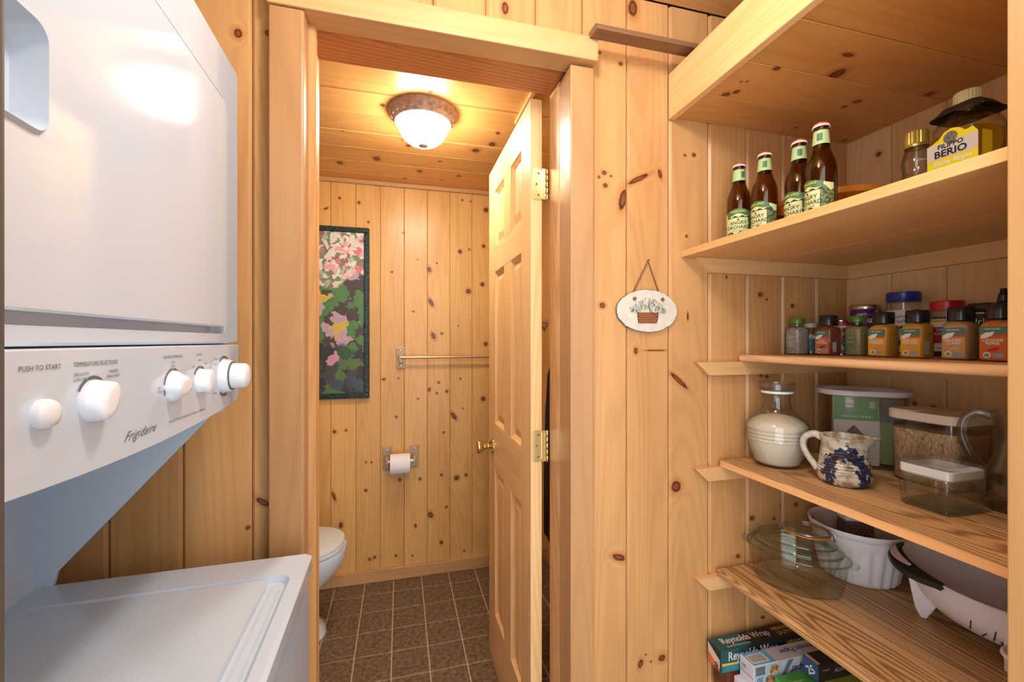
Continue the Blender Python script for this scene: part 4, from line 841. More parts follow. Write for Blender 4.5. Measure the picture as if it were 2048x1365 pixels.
lb = obj('label', arcpatch(0.0208,0.010,0.055,math.radians(-85),math.radians(85),20), mat('teal_paper', (88,148,146), 0.5, var=((60,110,112), 90, 0.2)), tj, smooth=60); obj('label_head', arcpatch(0.0209,0.0465,0.056,math.radians(-85),math.radians(85),20), M_WHITE, lb, smooth=60)
bent_text('lettering', 'nico', 0.010, mat('black_ink', (30,28,26), 0.5), lb, 0.0211, math.radians(-8), 0.051, bold=0.03)
spice('chili_powder_jar', 'black-lidded jar of reddish chili powder, third in the spice row', 1.142, 0.9206, (150,74,40), (110,46,26), (206,116,66), ['CHILI', 'POWDER'], (140,50,34))
og = spice('oregano_jar', 'jar of dried oregano flakes with green lid', 1.2050, 0.8901, (196,186,132), (130,124,76), None, None, None, lidm=M_GLID)
plain_label(og, (140,146,98), ['organic', 'oregano'])
spice('turmeric_jar', 'jar of orange-yellow ground turmeric in front of the purple tin', 1.1467, 0.785, (220,158,44), (196,130,30), (236,164,14), ['GROUND', 'TURMERIC'], (226,150,110), side_bar=False)
spice('turmeric_jar', 'jar of ground turmeric with a barcode side, below the blue lid', 1.1478, 0.7144, (214,152,40), (184,124,30), (236,164,14), ['GROUND', 'TURMERIC'], (226,150,110))
spice('cumin_jar', 'jar of tan ground cumin between the red and black lids', 1.134, 0.6281, (206,158,104), (180,132,80), (206,156,96), ['GROUND', 'CUMIN'], (214,176,120), side_bar=False)
spice('cayenne_jar', 'jar of orange-red cayenne pepper at the right end by the partition', 1.113, 0.5561, (214,116,46), (190,92,34), (206,108,44), ['CAYENNE', 'PEPPER'], (206,36,44))
# taller things in the back row
cn = thing('soup_can', 'red soup can half hidden behind the chili and oregano jars', 'can', (1.2220, 0.9500, ZS), camang(1.222,0.95))
obj('can_body', lathe([(0.030,0.0),(0.0315,0.001),(0.0315,0.003),(0.0305,0.004),(0.0305,0.094),(0.0315,0.095),(0.0315,0.097),(0.029,0.0975),(0.029,0.094)], 36), M_CHROME, cn, smooth=35)
lb = obj('label', lathe([(0.0308,0.004),(0.0308,0.094)], 36, cap0=False, cap1=False), mat('soup_red', (168,26,34), 0.4), cn, smooth=60)
obj('label_art', arcpatch(0.0310,0.006,0.046,-1.3,1.3,20, lambda u: 0.004*math.sin(9*u)), mat('soup_photo', (110,60,40), 0.5, var=((206,196,180), 120, 0.1)), lb, smooth=60)
bent_text('lettering', "Campbell's", 0.013, M_WHITE, lb, 0.0312, math.radians(8), 0.080, shear=0.3, bold=0.01); bent_text('lettering', 'PAC', 0.016, mat('soup_gold', (206,180,60), 0.5), lb, 0.0312, math.radians(16), 0.058, bold=0.03)
pt_ = thing('purple_tin', 'purple drink-mix tin with silver lid standing behind the oregano jar', 'tin', (1.3130, 0.9480, ZS), camang(1.313,0.948))
obj('tin_body', lathe([(0.035,0.0),(0.0358,0.002),(0.0358,0.130),(0.035,0.131)], 40), mat('tin_purple', (92,34,104), 0.35), pt_, smooth=40)
obj('lid', lathe([(0.0366,0.1295),(0.0372,0.131),(0.0372,0.1385),(0.0360,0.1425),(0.034,0.1445),(0.030,0.1435)], 40), mat('tin_lid_silver', (196,186,172), 0.25, 0.9), pt_, smooth=40)
obj('label_side', arcpatch(0.0360,0.004,0.128,math.radians(38),math.radians(100),14), mat('tin_grey_panel', (170,176,160), 0.5, var=((110,130,96), 150, 0.15)), pt_, smooth=60)
bent_text('lettering', 'GET', 0.013, M_WHITE, pt_, 0.0361, math.radians(-12), 0.1135, bold=0.02); bent_text('lettering', 'RESTORED', 0.0165, M_WHITE, pt_, 0.0361, math.radians(-8), 0.0965, bold=0.03, sx=0.82)
for s in (-1, 1): obj('rule', arcpatch(0.0361,0.1130,0.1138,math.radians(-12+s*24-6),math.radians(-12+s*24+10),5), M_WHITE, pt_)
ks = thing('kosher_salt_tub', 'clear tub of coarse salt with tall blue lid at the back', 'tub', (1.3180, 0.8530, ZS), camang(1.318,0.853))
obj('plastic', lathe([(0.033,0.0),(0.0345,0.002),(0.0345,0.135),(0.0335,0.147)], 36, cap1=False), M_CLEARB, ks, smooth=50); obj('salt', lathe([(0.0320,0.003),(0.0335,0.005),(0.0335,0.118)], 32), mat('salt_white', (226,216,206), 0.9, bump=(400,0.4)), ks, smooth=50)
obj('lid', lathe([(0.0355,0.145),(0.0362,0.146),(0.0362,0.1685),(0.0345,0.1705)], 40), mat('blue_lid', (36,54,150), 0.3), ks, smooth=40)
lb = obj('label', arcpatch(0.0347,0.080,0.122,math.radians(-90),math.radians(38),22), mat('salt_label', (230,226,222), 0.5), ks, smooth=60); obj('label_dark', arcpatch(0.0347,0.006,0.080,math.radians(-90),math.radians(60),22), mat('salt_label_dark', (30,32,38), 0.5, var=((206,206,206), 90, 0.05)), ks, smooth=60); obj('label_red', arcpatch(0.0347,0.112,0.123,math.radians(38),math.radians(80),10), mat('salt_red', (150,44,40), 0.5), ks, smooth=60)
bent_text('lettering', 'kosher', 0.0135, M_INK, lb, 0.0349, math.radians(-10), 0.105); bent_text('lettering', 'salt', 0.0135, M_INK, lb, 0.0349, math.radians(-8), 0.0925)
rc = thing('red_lid_jar', 'plastic jar of dark red powder with bright red lid, back row', 'jar', (1.3220, 0.7600, ZS), camang(1.322,0.76))
obj('plastic', lathe([(0.028,0.0),(0.0298,0.002),(0.0298,0.105),(0.0285,0.118)], 36, cap1=False), M_CLEARB, rc, smooth=50); obj('powder', lathe([(0.0275,0.003),(0.0288,0.005),(0.0288,0.10)], 30), mat('dark_red_powder', (70,24,18), 0.8), rc, smooth=50)
obj('lid', ribbed(0.0312,0.116,0.139,60,0.0003), mat('red_lid', (206,18,40), 0.3), rc, smooth=30)
lb = obj('label', arcpatch(0.0300,0.014,0.094,-1.4,1.4,24), mat('mc_white', (226,222,220), 0.5), rc, smooth=60); obj('label_red', arcpatch(0.0302,0.034,0.074,-1.4,1.4,24), mat('mc_red', (164,16,52), 0.45), lb, smooth=60); obj('label_gold', arcpatch(0.0302,0.0860,0.0925,-1.3,1.3,24), mat('mc_gold', (226,176,30), 0.5), lb, smooth=60)
bent_text('lettering', 'CHILI', 0.0095, M_WHITE, lb, 0.0304, math.radians(-16), 0.0665); bent_text('lettering', 'POWDER', 0.0095, M_WHITE, lb, 0.0304, math.radians(-14), 0.0565); bent_text('lettering', 'NET WT', 0.006, M_INK, lb, 0.0304, math.radians(-14), 0.0215)
it = thing('black_canister', 'black canister with white lettering behind the cumin and cayenne jars', 'canister', (1.3080, 0.6680, ZS), camang(1.308,0.668))
obj('canister_body', lathe([(0.037,0.0),(0.0385,0.002),(0.0385,0.105),(0.037,0.108)], 40), mat('black_canister_paint', (28,26,26), 0.4), it, smooth=40); obj('lid', lathe([(0.0390,0.1075),(0.0400,0.109),(0.0400,0.122),(0.0375,0.1255)], 40), mat('black_lid_gloss', (44,44,42), 0.3), it, smooth=40)
obj('band', arcpatch(0.0387,0.1010,0.1045,-1.5,1.5,24), mat('cream_band', (206,190,160), 0.5), it)
bent_text('lettering', 'Irish', 0.021, M_WHITE, it, 0.0389, math.radians(-16), 0.083); bent_text('lettering', 'McCANN', 0.010, mat('gold_ink', (196,176,120), 0.5), it, 0.0389, math.radians(-26), 0.052)
sq = thing('squeeze_bottle', 'dark squeeze bottle with pointed black cap beside the partition', 'bottle', (1.1950, 0.5930, ZS), camang(1.195,0.593))
obj('bottle_body', lathe([(0.022,0.0),(0.024,0.003),(0.024,0.085),(0.019,0.104),(0.018,0.110)], 30), mat('dark_sauce', (50,30,22), 0.25), sq, smooth=50); obj('cap', lathe([(0.0195,0.108),(0.0195,0.116),(0.010,0.120),(0.008,0.132),(0.0085,0.134),(0.0055,0.139),(0.0050,0.147),(0.002,0.148)], 24), M_BLACK, sq, smooth=40)

# ------------------------------------------------------------------ jar shelf
ZJ = 0.9916
cf_ = thing('glass_carafe', 'ribbed glass carafe full of flour with a glass stopper', 'carafe', (0.998, 0.950, ZJ))
pr = [(0.046,0.0),(0.052,0.003)]
for k in range(10): z = 0.010+0.0095*k; r = 0.0535+0.0215*math.sin(min(1,(k+1)/9.0)*PI/2); pr += [(r-0.0010,z),(r+0.0008,z+0.0045)]
pr += [(0.0755,0.106),(0.0735,0.114),(0.066,0.124),(0.050,0.136),(0.038,0.150),(0.033,0.168),(0.0325,0.182),(0.036,0.200),(0.0395,0.205)]
obj('glass', shell(pr, 0.0028, 48), thin_glass('carafe_glass', (228,238,232), real=0.10), cf_, smooth=60)
fp = [(0.043,0.006),(0.048,0.008)]
for k in range(10): z = 0.010+0.0095*k; r = 0.0505+0.0215*math.sin(min(1,(k+1)/9.0)*PI/2); fp += [(r-0.0024,z),(r+0.0010,z+0.0045)]
fp += [(0.071,0.110),(0.060,0.122),(0.042,0.132),(0.020,0.137),(0.004,0.1375)]
obj('flour', lathe(fp, 44), mat('flour', (238,226,204), 0.95, bump=(60,0.3)), cf_, smooth=60)
obj('stopper', shell([(0.030,0.200),(0.036,0.2065),(0.0435,0.2075),(0.0440,0.2145),(0.0425,0.2215),(0.0445,0.2255)], 0.004, 40), thin_glass('stopper_glass', (224,238,232), real=0.3), cf_, smooth=50)
obj('stopper_seal', lathe([(0.0355,0.196),(0.0385,0.1975),(0.0385,0.203),(0.0355,0.204)], 36, cap0=False, cap1=False), mat('seal_white', (228,226,222), 0.4), cf_, smooth=40)
# plastic tub of tea bags
pt2 = thing('plastic_food_tub', 'cloudy oval plastic tub holding tea bag packets, behind the pitcher', 'tub', (1.240, 0.905, ZJ), math.radians(-38))
M_CLOUD = thin_glass('cloudy_plastic', (236,230,228), 0.3, dens=0)
secs = [rrect(0.165,0.125,0.05,0.0,7), rrect(0.175,0.135,0.055,0.004,7), rrect(0.190,0.148,0.06,0.196,7)]
inn = [[(p[0]*0.975, p[1]*0.975, max(p[2],0.003)) for p in s] for s in reversed(secs)]
obj('tub_wall', loft(secs+inn), M_CLOUD, pt2, smooth=50)
obj('rim', loft([rrect(0.190,0.148,0.06,0.190,8), rrect(0.206,0.164,0.068,0.193,8), rrect(0.210,0.168,0.070,0.202,8), rrect(0.204,0.162,0.067,0.206,8), rrect(0.192,0.150,0.06,0.203,8)], False, False), mat('milky_rim', (222,208,204), 0.35), pt2, smooth=50)
def tea_packet(label, dx, dy, rz, w, h_, top, bot, extra):
    ca, sa = math.cos(math.radians(-38)), math.sin(math.radians(-38))
    x, y = 1.240+dx*ca-dy*sa, 0.905+dx*sa+dy*ca
    t = thing('tea_packet', label, 'packet', (x, y, ZJ+0.0045), math.radians(-38)+rz, 'tea packets in the plastic tub')
    obj('pouch', loft([[(-w/2,-0.008,0.002),(w/2,-0.008,0.002),(w/2,0.008,0.002),(-w/2,0.008,0.002)], [(-w/2,-0.012,h_*0.5),(w/2,-0.012,h_*0.5),(w/2,0.012,h_*0.5),(-w/2,0.012,h_*0.5)], [(-w/2,-0.002,h_),(w/2,-0.002,h_),(w/2,0.002,h_),(-w/2,0.002,h_)]]), mat('pouch_'+extra, bot, 0.5), t)
    lo_, hi_ = Vector((0,-0.0121,h_*0.5)), Vector((0,-0.0021,h_)); up = (hi_-lo_).normalized(); L2 = (hi_-lo_).length
    decal('pouch_band', rectp(-w/2+0.001,w/2-0.001,L2*0.30,L2*0.98), mat('band_'+extra, top, 0.5), t, lo_, (1,0,0), up, 0.0006)
    if extra == 'a':
        decal('pouch_logo', rectp(-0.022,-0.004,L2*0.66,L2*0.90), mat('logo_cream', (206,190,160), 0.5), t, lo_, (1,0,0), up, 0.001)
        decal('pouch_logo', rectp(0.030,0.042,L2*0.66,L2*0.84), mat('logo_cream', (206,190,160), 0.5), t, lo_, (1,0,0), up, 0.001)
        flat_text('lettering', 'Green Leaf Tea Bags', 0.008, M_WHITE, t, lo_+up*L2*0.42+Vector((0,-0.001,0)), (1,0,0), up)
        flat_text('lettering', 'doh', 0.010, mat('logo_red', (120,60,40), 0.5), t, lo_+up*L2*0.77+Vector((-0.013,-0.0014,0)), (1,0,0), up)
        decal('pouch_picture', [(-0.025,-0.030),(0.018,-0.040),(0.016,-0.022),(-0.006,0.004),(-0.020,-0.012)], mat('tea_pile', (84,66,58), 0.8, var=((140,110,100), 260, 0.1)), t, lo_+up*0.012, (1,0,0), up, 0.001)
tea_packet('green and cream tea bag packet at the front of plastic tub', -0.026, -0.042, 0.0, 0.100, 0.185, (112,160,100), (214,204,192), 'a')
tea_packet('olive green tea packet with dark top in the plastic tub', 0.046, -0.012, -0.5, 0.080, 0.175, (128,116,110), (160,166,104), 'b')
# pottery pitcher
pp = thing('stoneware_pitcher', 'grey stoneware pitcher with blue and black brushwork', 'pitcher', (1.022, 0.786, ZJ), math.radians(-53))
pm = bpy.data.materials.new('stoneware_glaze'); pm.use_nodes = True; nt = pm.node_tree; N = nt.nodes; L = nt.links; b_ = N['Principled BSDF']; b_.inputs['Roughness'].default_value = 0.22
tc = N.new('ShaderNodeTexCoord'); sx_ = N.new('ShaderNodeSeparateXYZ'); L.new(tc.outputs['Object'], sx_.inputs[0])
n1 = N.new('ShaderNodeTexNoise'); n1.inputs['Scale'].default_value = 60.0; n1.inputs['Detail'].default_value = 6; L.new(tc.outputs['Object'], n1.inputs['Vector'])
base = ramp([(0.3,(206,198,178)),(0.48,(186,180,164)),(0.62,(150,130,100)),(0.75,(120,100,76))], n1.outputs['Fac'], False)
def arch(cx, cz, rx, rz, w_):
    mp = N.new('ShaderNodeMapping'); mp.vector_type = 'TEXTURE'; mp.inputs['Location'].default_value = (cx, 0, cz); mp.inputs['Scale'].default_value = (rx, 1e6, rz); L.new(tc.outputs['Object'], mp.inputs[0])
    ln = N.new('ShaderNodeVectorMath'); ln.operation = 'LENGTH'; L.new(mp.outputs[0], ln.inputs[0])
    n2 = N.new('ShaderNodeTexNoise'); n2.inputs['Scale'].default_value = 90.0; n2.inputs['Detail'].default_value = 4; L.new(tc.outputs['Object'], n2.inputs['Vector'])
    ad = N.new('ShaderNodeMath'); ad.operation = 'MULTIPLY_ADD'; ad.inputs[1].default_value = 1.5; ad.inputs[2].default_value = -0.75; L.new(n2.outputs['Fac'], ad.inputs[0])
    a2 = N.new('ShaderNodeMath'); a2.operation = 'ADD'; L.new(ln.outputs['Value'], a2.inputs[0]); L.new(ad.outputs[0], a2.inputs[1])
    s = N.new('ShaderNodeMath'); s.operation = 'SUBTRACT'; s.inputs[1].default_value = 1.0; L.new(a2.outputs[0], s.inputs[0])
    ab_ = N.new('ShaderNodeMath'); ab_.operation = 'ABSOLUTE'; L.new(s.outputs[0], ab_.inputs[0])
    mr = N.new('ShaderNodeMapRange'); mr.inputs[1].default_value = w_; mr.inputs[2].default_value = w_*0.7; L.new(ab_.outputs[0], mr.inputs[0]); return mr.outputs[0]
fy = N.new('ShaderNodeMath'); fy.operation = 'LESS_THAN'; fy.inputs[1].default_value = 0.0; L.new(sx_.outputs[1], fy.inputs[0])
a_ = arch(0.004, 0.026, 0.034, 0.050, 0.36); fm = N.new('ShaderNodeMath'); fm.operation = 'MULTIPLY'; L.new(a_, fm.inputs[0]); L.new(fy.outputs[0], fm.inputs[1])
ink = ramp([(0.42,(34,36,44)),(0.5,(40,54,104)),(0.58,(26,26,30))], n1.outputs['Fac'], False)
c_ = mixn(fm.outputs[0], base, ink); L.new(c_, b_.inputs['Base Color'])
pr = [(0.034,0.0),(0.046,0.003),(0.052,0.012),(0.0535,0.022)]
for k in range(9): z = 0.027+0.0068*k; r = 0.0530-0.0085*(k/8.0); pr += [(r-0.0009,z),(r+0.0007,z+0.0034)]
pr += [(0.0440,0.092),(0.0455,0.101),(0.0485,0.110),(0.0490,0.113)]
bm = shell(pr, 0.0035, 48)
for v in bm.verts:
    if v.co.z > 0.088:
        a = math.atan2(v.co.y, v.co.x); k = max(0.0, math.cos(a))**10*((v.co.z-0.088)/0.025); v.co.x += 0.019*k; v.co.z += 0.002*k
        v.co.y *= (1-0.35*k)
obj('pitcher_body', bm, pm, pp, smooth=60)
obj('handle', tube([(-0.042,0.002,0.104),(-0.058,0.003,0.110),(-0.076,0.004,0.100),(-0.081,0.004,0.080),(-0.072,0.003,0.056),(-0.058,0.002,0.036),(-0.050,0.0,0.026)], 0.0075, 14, radii=[0.010,0.0085,0.0075,0.007,0.0068,0.0075,0.009], smooth_path=5), mat('stoneware_pale', (206,198,184), 0.25, var=((176,168,150), 80, 0.2)), pp, smooth=180)
# small patterned tin behind it
dt = thing('patterned_dish', 'small white dish with pink sprig pattern, seen through the pitcher handle', 'dish', (1.098, 0.872, ZJ), math.radians(-40))
obj('dish_wall', loft([rrect(0.062,0.05,0.012,0.0,4), rrect(0.070,0.058,0.014,0.003,4), rrect(0.070,0.058,0.014,0.006,4), rrect(0.056,0.046,0.012,0.009,4), rrect(0.054,0.044,0.012,0.062,4), rrect(0.048,0.038,0.010,0.062,4), rrect(0.048,0.038,0.010,0.012,4)]), mat('dish_white', (226,216,210), 0.25, var=((196,120,124), 85.0, 0.06)), dt, smooth=40)
obj('dish_band', loft([rrect(0.0562,0.0462,0.012,0.028,4), rrect(0.0562,0.0462,0.012,0.033,4)], False, False), mat('pink_band', (196,130,134), 0.4), dt)
# rice container
rb = thing('rice_container', 'clear container of brown rice with a white flip lid', 'container', (1.240, 0.728, ZJ))
secs = [rrect(0.110,0.125,0.020,0.0,6), rrect(0.122,0.137,0.026,0.006,6), rrect(0.130,0.146,0.028,0.150,6)]
inn = [[(p[0]*0.972, p[1]*0.972, max(p[2],0.003)) for p in s] for s in reversed(secs)]
obj('plastic', loft(secs+inn), M_CLEARB, rb, smooth=50)
rm = bpy.data.materials.new('brown_rice'); rm.use_nodes = True; nt = rm.node_tree; N = nt.nodes; L = nt.links; b_ = N['Principled BSDF']; b_.inputs['Roughness'].default_value = 0.6
tc = N.new('ShaderNodeNewGeometry'); mp = N.new('ShaderNodeMapping'); mp.inputs['Rotation'].default_value = (0.5,0.9,0.6); mp.inputs['Scale'].default_value = (330,330,130); L.new(tc.outputs['Position'], mp.inputs[0])
v1 = N.new('ShaderNodeTexVoronoi'); v1.inputs['Scale'].default_value = 1.0; L.new(mp.outputs[0], v1.inputs['Vector'])
s1 = N.new('ShaderNodeSeparateColor'); L.new(v1.outputs['Color'], s1.inputs[0])
col_ = ramp([(0.0,(240,206,156)),(0.4,(224,182,126)),(0.75,(246,222,180)),(0.95,(184,138,90))], s1.outputs[0], False)
dk = N.new('ShaderNodeMapRange'); dk.inputs[1].default_value = 0.35; dk.inputs[2].default_value = 0.75; dk.inputs[3].default_value = 1.0; dk.inputs[4].default_value = 0.68; L.new(v1.outputs['Distance'], dk.inputs[0])
hs = N.new('ShaderNodeHueSaturation'); L.new(col_, hs.inputs['Color']); L.new(dk.outputs[0], hs.inputs['Value']); L.new(hs.outputs[0], b_.inputs['Base Color'])
rice = obj('rice', loft([rrect(0.105,0.120,0.018,0.004,6), rrect(0.117,0.132,0.024,0.009,6), rrect(0.1235,0.1395,0.026,0.128,6)]), rm, rb, smooth=50); rice['kind'] = 'stuff'
ld = obj('lid', loft([rrect(0.134,0.150,0.030,0.150,6), rrect(0.138,0.154,0.032,0.152,6), rrect(0.138,0.154,0.032,0.168,6), rrect(0.134,0.150,0.030,0.171,6)]), mat('white_lid', (236,218,196), 0.35), rb, smooth=40)
obj('pour_flap', loft([rrect(0.070,0.058,0.012,0.1712,4,-0.030,0.040), rrect(0.068,0.056,0.012,0.1735,4,-0.030,0.040)]), MATS['white_lid'], ld, smooth=40)
# square glass jar
gj = thing('square_glass_jar', 'square glass jar with flat glass lid and white seal, empty', 'jar', (1.065, 0.622, ZJ))
M_GRG = thin_glass('greenish_glass', (226,240,230), real=0.12)
def sq_(w, d, r, z): return rrect(w, d, r, z, 5)
secs = [sq_(0.092,0.078,0.010,0.0), sq_(0.104,0.090,0.014,0.005), sq_(0.106,0.092,0.012,0.060), sq_(0.106,0.092,0.012,0.066)]
inn = [sq_(0.098,0.084,0.010,0.066), sq_(0.097,0.083,0.010,0.060), sq_(0.094,0.080,0.012,0.012), sq_(0.080,0.066,0.008,0.008)]
obj('glass', loft(secs+inn), M_GRG, gj, smooth=40)
obj('glass_base', loft([sq_(0.090,0.076,0.010,0.0004), sq_(0.101,0.087,0.013,0.005), sq_(0.100,0.086,0.013,0.009)]), thin_glass('green_base_glass', (196,222,206), real=0.2), gj, smooth=40)
obj('glass_rim', loft([sq_(0.106,0.092,0.012,0.0625), sq_(0.109,0.095,0.013,0.065), sq_(0.106,0.092,0.012,0.0675)], False, False), thin_glass('green_base_glass', (196,222,206), real=0.2), gj, smooth=40)
lidg = obj('lid', loft([sq_(0.092,0.078,0.010,0.071), sq_(0.108,0.094,0.013,0.0685), sq_(0.109,0.095,0.013,0.088), sq_(0.104,0.090,0.012,0.094), sq_(0.060,0.048,0.012,0.091)], True, True), M_GRG, gj, smooth=40)
obj('seal', loft([sq_(0.099,0.085,0.010,0.0665), sq_(0.1035,0.0895,0.011,0.070), sq_(0.1035,0.0895,0.011,0.084), sq_(0.099,0.085,0.010,0.086)], False, False), mat('seal_white', (228,226,222), 0.4), lidg, smooth=30)
# glass jug at the end
gp = thing('glass_jug', 'clear glass jug with loop handle at the shelf end', 'jug', (1.190, 0.568, ZJ), math.radians(-63))
obj('glass', shell([(0.042,0.0),(0.052,0.004),(0.055,0.030),(0.053,0.060),(0.042,0.092),(0.032,0.118),(0.030,0.145),(0.034,0.172),(0.042,0.196)], 0.003, 40), M_CLEAR, gp, smooth=60)
obj('handle', tube([(-0.036,0,0.184),(-0.056,0,0.190),(-0.074,0,0.174),(-0.079,0,0.142),(-0.068,0,0.104),(-0.050,0,0.080)], 0.008, 14, smooth_path=5), thin_glass('jug_handle_glass', (206,220,208), real=0.4), gp, smooth=180)
# ------------------------------------------------------------------ bowl shelf
ZB = 0.6822
M_PYX = thin_glass('ovenware_glass', (222,238,226), ior=1.6, real=0.03)
ax = math.atan2(-0.837, 0.548)
def oval_shell(a, b, prof, t, n=56, bm=None):
    """prof of (scale, z): an oval wall of thickness t"""
    out = [[(a*s*math.cos(2*PI*i/n), b*s*math.sin(2*PI*i/n), z) for i in range(n)] for s, z in prof]
    if not t: return loft(out, True, False, True, bm)
    z0 = prof[0][1]
    inn = [[((a*s-t)*math.cos(2*PI*i/n), (b*s-t)*math.sin(2*PI*i/n), max(z, z0+1.5*t)) for i in range(n)] for s, z in reversed(prof)]
    return loft(out+inn, True, True, True, bm)
gc = thing('glass_casserole', 'oval clear glass casserole with tab handles on the lower shelf', 'casserole', (1.030, 0.920, ZB), ax)
obj('dish', oval_shell(0.118, 0.088, [(0.78,0.0),(0.85,0.004),(0.92,0.05),(0.955,0.078),(0.985,0.083),(1.0,0.085),(1.0,0.089)], 0), M_PYX, gc, smooth=50)
M_RIM = thin_glass('ovenware_rim', (220,238,226), 0.02, dens=1, ior=1.7)
def ring_pts(a, b, z, n=56): return [(a*math.cos(2*PI*i/n), b*math.sin(2*PI*i/n), z) for i in range(n+1)]
obj('rim', tube(ring_pts(0.117,0.087,0.089), 0.0026, 8), M_RIM, gc, smooth=60); obj('foot_ring', tube(ring_pts(0.095,0.070,0.003), 0.0014, 8), M_PYX, gc, smooth=60)
for s in (-1, 1):
    obj('handle_tab', loft([[(s*x, y*w, z) for x, y, w in ((0.105,-0.032,1),(0.128,-0.022,1),(0.134,0.0,1),(0.128,0.022,1),(0.105,0.032,1))] for z in (0.083, 0.089)]), M_PYX, gc, smooth=30)
nb = thing('nested_glass_bowl', 'smaller oval glass bowl nested inside the glass casserole', 'bowl', (1.030, 0.920, ZB+0.006), ax)
obj('bowl', oval_shell(0.098, 0.070, [(0.45,0.0),(0.60,0.004),(0.82,0.035),(0.95,0.070),(1.0,0.088),(1.02,0.092)], 0), M_PYX, nb, smooth=50)
obj('rim', tube(ring_pts(0.0995,0.071,0.092), 0.0022, 8), M_RIM, nb, smooth=60)
for q, (lab, sa, z0, dz) in enumerate((('lower of two glass lids stacked on the nested bowl', 1.0, 0.101, 0.0), ('upper of two glass lids stacked on the nested bowl', 0.86, 0.1165, 0.0))):
    gl = thing('glass_cover', lab, 'lid', (1.030, 0.920, ZB+z0), ax, 'glass lids on the casserole')
    obj('lid', oval_shell(0.104*sa, 0.076*sa, [(1.0,0.0),(1.0,0.003),(0.93,0.010),(0.60,0.013),(0.05,0.014)], 0.0025) if False else loft([[(0.104*sa*s*math.cos(2*PI*i/56), 0.076*sa*s*math.sin(2*PI*i/56), z) for i in range(56)] for s, z in ((0.90,0.0),(0.99,0.0),(1.0,0.003),(0.99,0.006),(0.94,0.008),(0.80,0.011),(0.70,0.0145),(0.66,0.0145),(0.60,0.010),(0.58,0.007),(0.66,0.0065),(0.80,0.006))], False, False), M_PYX, gl, smooth=60)
    obj('lid_edge', tube(ring_pts(0.1035*sa,0.0755*sa,0.003), 0.0022, 8), M_RIM, gl, smooth=60)
jl = thing('bail_jar_top', 'round glass jar lid with orange rubber gasket and wire clasp', 'lid', (1.047, 0.903, ZB+0.1375), ax)
obj('lid', lathe([(0.030,0.0),(0.046,0.001),(0.048,0.004),(0.048,0.012),(0.045,0.016),(0.036,0.019),(0.030,0.0185),(0.012,0.016)], 40), M_PYX, jl, smooth=50)
obj('gasket', lathe([(0.0485,0.0035),(0.0520,0.004),(0.0520,0.0070),(0.0485,0.0075)], 40, cap0=False, cap1=False), mat('orange_rubber', (214,134,48), 0.5), jl, smooth=40)
M_WIRE = mat('steel_wire', (176,176,178), 0.3, 1.0)
obj('wire_hoop', tube([(0.050*math.cos(2*PI*i/40), 0.050*math.sin(2*PI*i/40), 0.0105) for i in range(41)], 0.0012, 6), M_WIRE, jl, smooth=60)
for s in (-1, 1):
    obj('wire_clasp', tube([(s*0.049,-0.010,0.018),(s*0.056,-0.010,0.014),(s*0.060,-0.009,0.004),(s*0.056,-0.007,-0.002),(s*0.060,0.0,-0.003),(s*0.056,0.007,-0.002),(s*0.060,0.009,0.004),(s*0.056,0.010,0.014),(s*0.049,0.010,0.018),(s*0.046,0.0,0.022),(s*0.049,-0.010,0.018)], 0.0013, 6, smooth_path=3), M_WIRE, jl, smooth=60)
# ribbed white bowl, bowl inside it, grater
M_WPL = mat('milky_white_plastic', (240,236,238), 0.32)
rbw = thing('fluted_white_bowl', 'large white fluted planter-like bowl at the back of lower shelf', 'bowl', (1.235, 0.912, ZB))
def fluted(prof, amp, n=128):
    return [[((r+a_*amp*math.cos(22*2*PI*i/n))*math.cos(2*PI*i/n), (r+a_*amp*math.cos(22*2*PI*i/n))*math.sin(2*PI*i/n), z) for i in range(n)] for r, z, a_ in prof]
sec = fluted([(0.078,0.0,0),(0.084,0.003,0.6),(0.088,0.012,1),(0.100,0.085,1),(0.102,0.098,0.7),(0.104,0.104,0),(0.107,0.125,0),(0.112,0.128,0),(0.115,0.142,0),(0.1135,0.145,0),(0.109,0.142,0),(0.103,0.125,0),(0.080,0.006,0)], 0.0030)
obj('bowl', loft(sec), M_WPL, rbw, smooth=50)
nbw = thing('nested_white_bowl', 'plain white bowl nested inside the fluted white bowl', 'bowl', (1.235, 0.912, ZB+0.0085))
obj('bowl', lathe([(0.055,0.0),(0.068,0.004),(0.088,0.085),(0.094,0.112),(0.100,0.126),(0.0985,0.129),(0.0945,0.126),(0.089,0.110),(0.083,0.085),(0.062,0.007)], 56), mat('inner_bowl_white', (216,206,204), 0.35), nbw, smooth=50)
gr_ = thing('box_grater', 'small steel box grater with white top standing in the bowls', 'grater', (1.2260, 0.912, ZB+0.0160), math.radians(-24))
M_STEEL = mat('grater_steel', (170,162,156), 0.28, 0.9)
def gsec(w, d, z): return [(-w/2,-d/2,z),(w/2,-d/2,z),(w/2,d/2,z),(-w/2,d/2,z)]
gsr = obj('steel_sleeve', loft([gsec(0.078,0.052,0.0), gsec(0.066,0.042,0.138)], True, True), M_STEEL, gr_)
obj('plastic_top', loft([gsec(0.068,0.044,0.1365), gsec(0.070,0.046,0.140), gsec(0.056,0.036,0.166), gsec(0.050,0.030,0.169)], True, True), mat('grater_white', (212,208,214), 0.35), gr_, bevel=0.002, bseg=1)
obj('top_recess', loft([[(-0.020,-0.0238,0.146),(0.022,-0.0238,0.146),(0.018,-0.0200,0.162),(-0.016,-0.0200,0.162)], [(-0.020,-0.0205,0.146),(0.022,-0.0205,0.146),(0.018,-0.0170,0.162),(-0.016,-0.0170,0.162)]]), M_BLACK, gr_)
hm = mat('grater_hole', (28,24,22), 0.6); nubm = mat('grater_nub', (220,214,206), 0.2, 0.9)
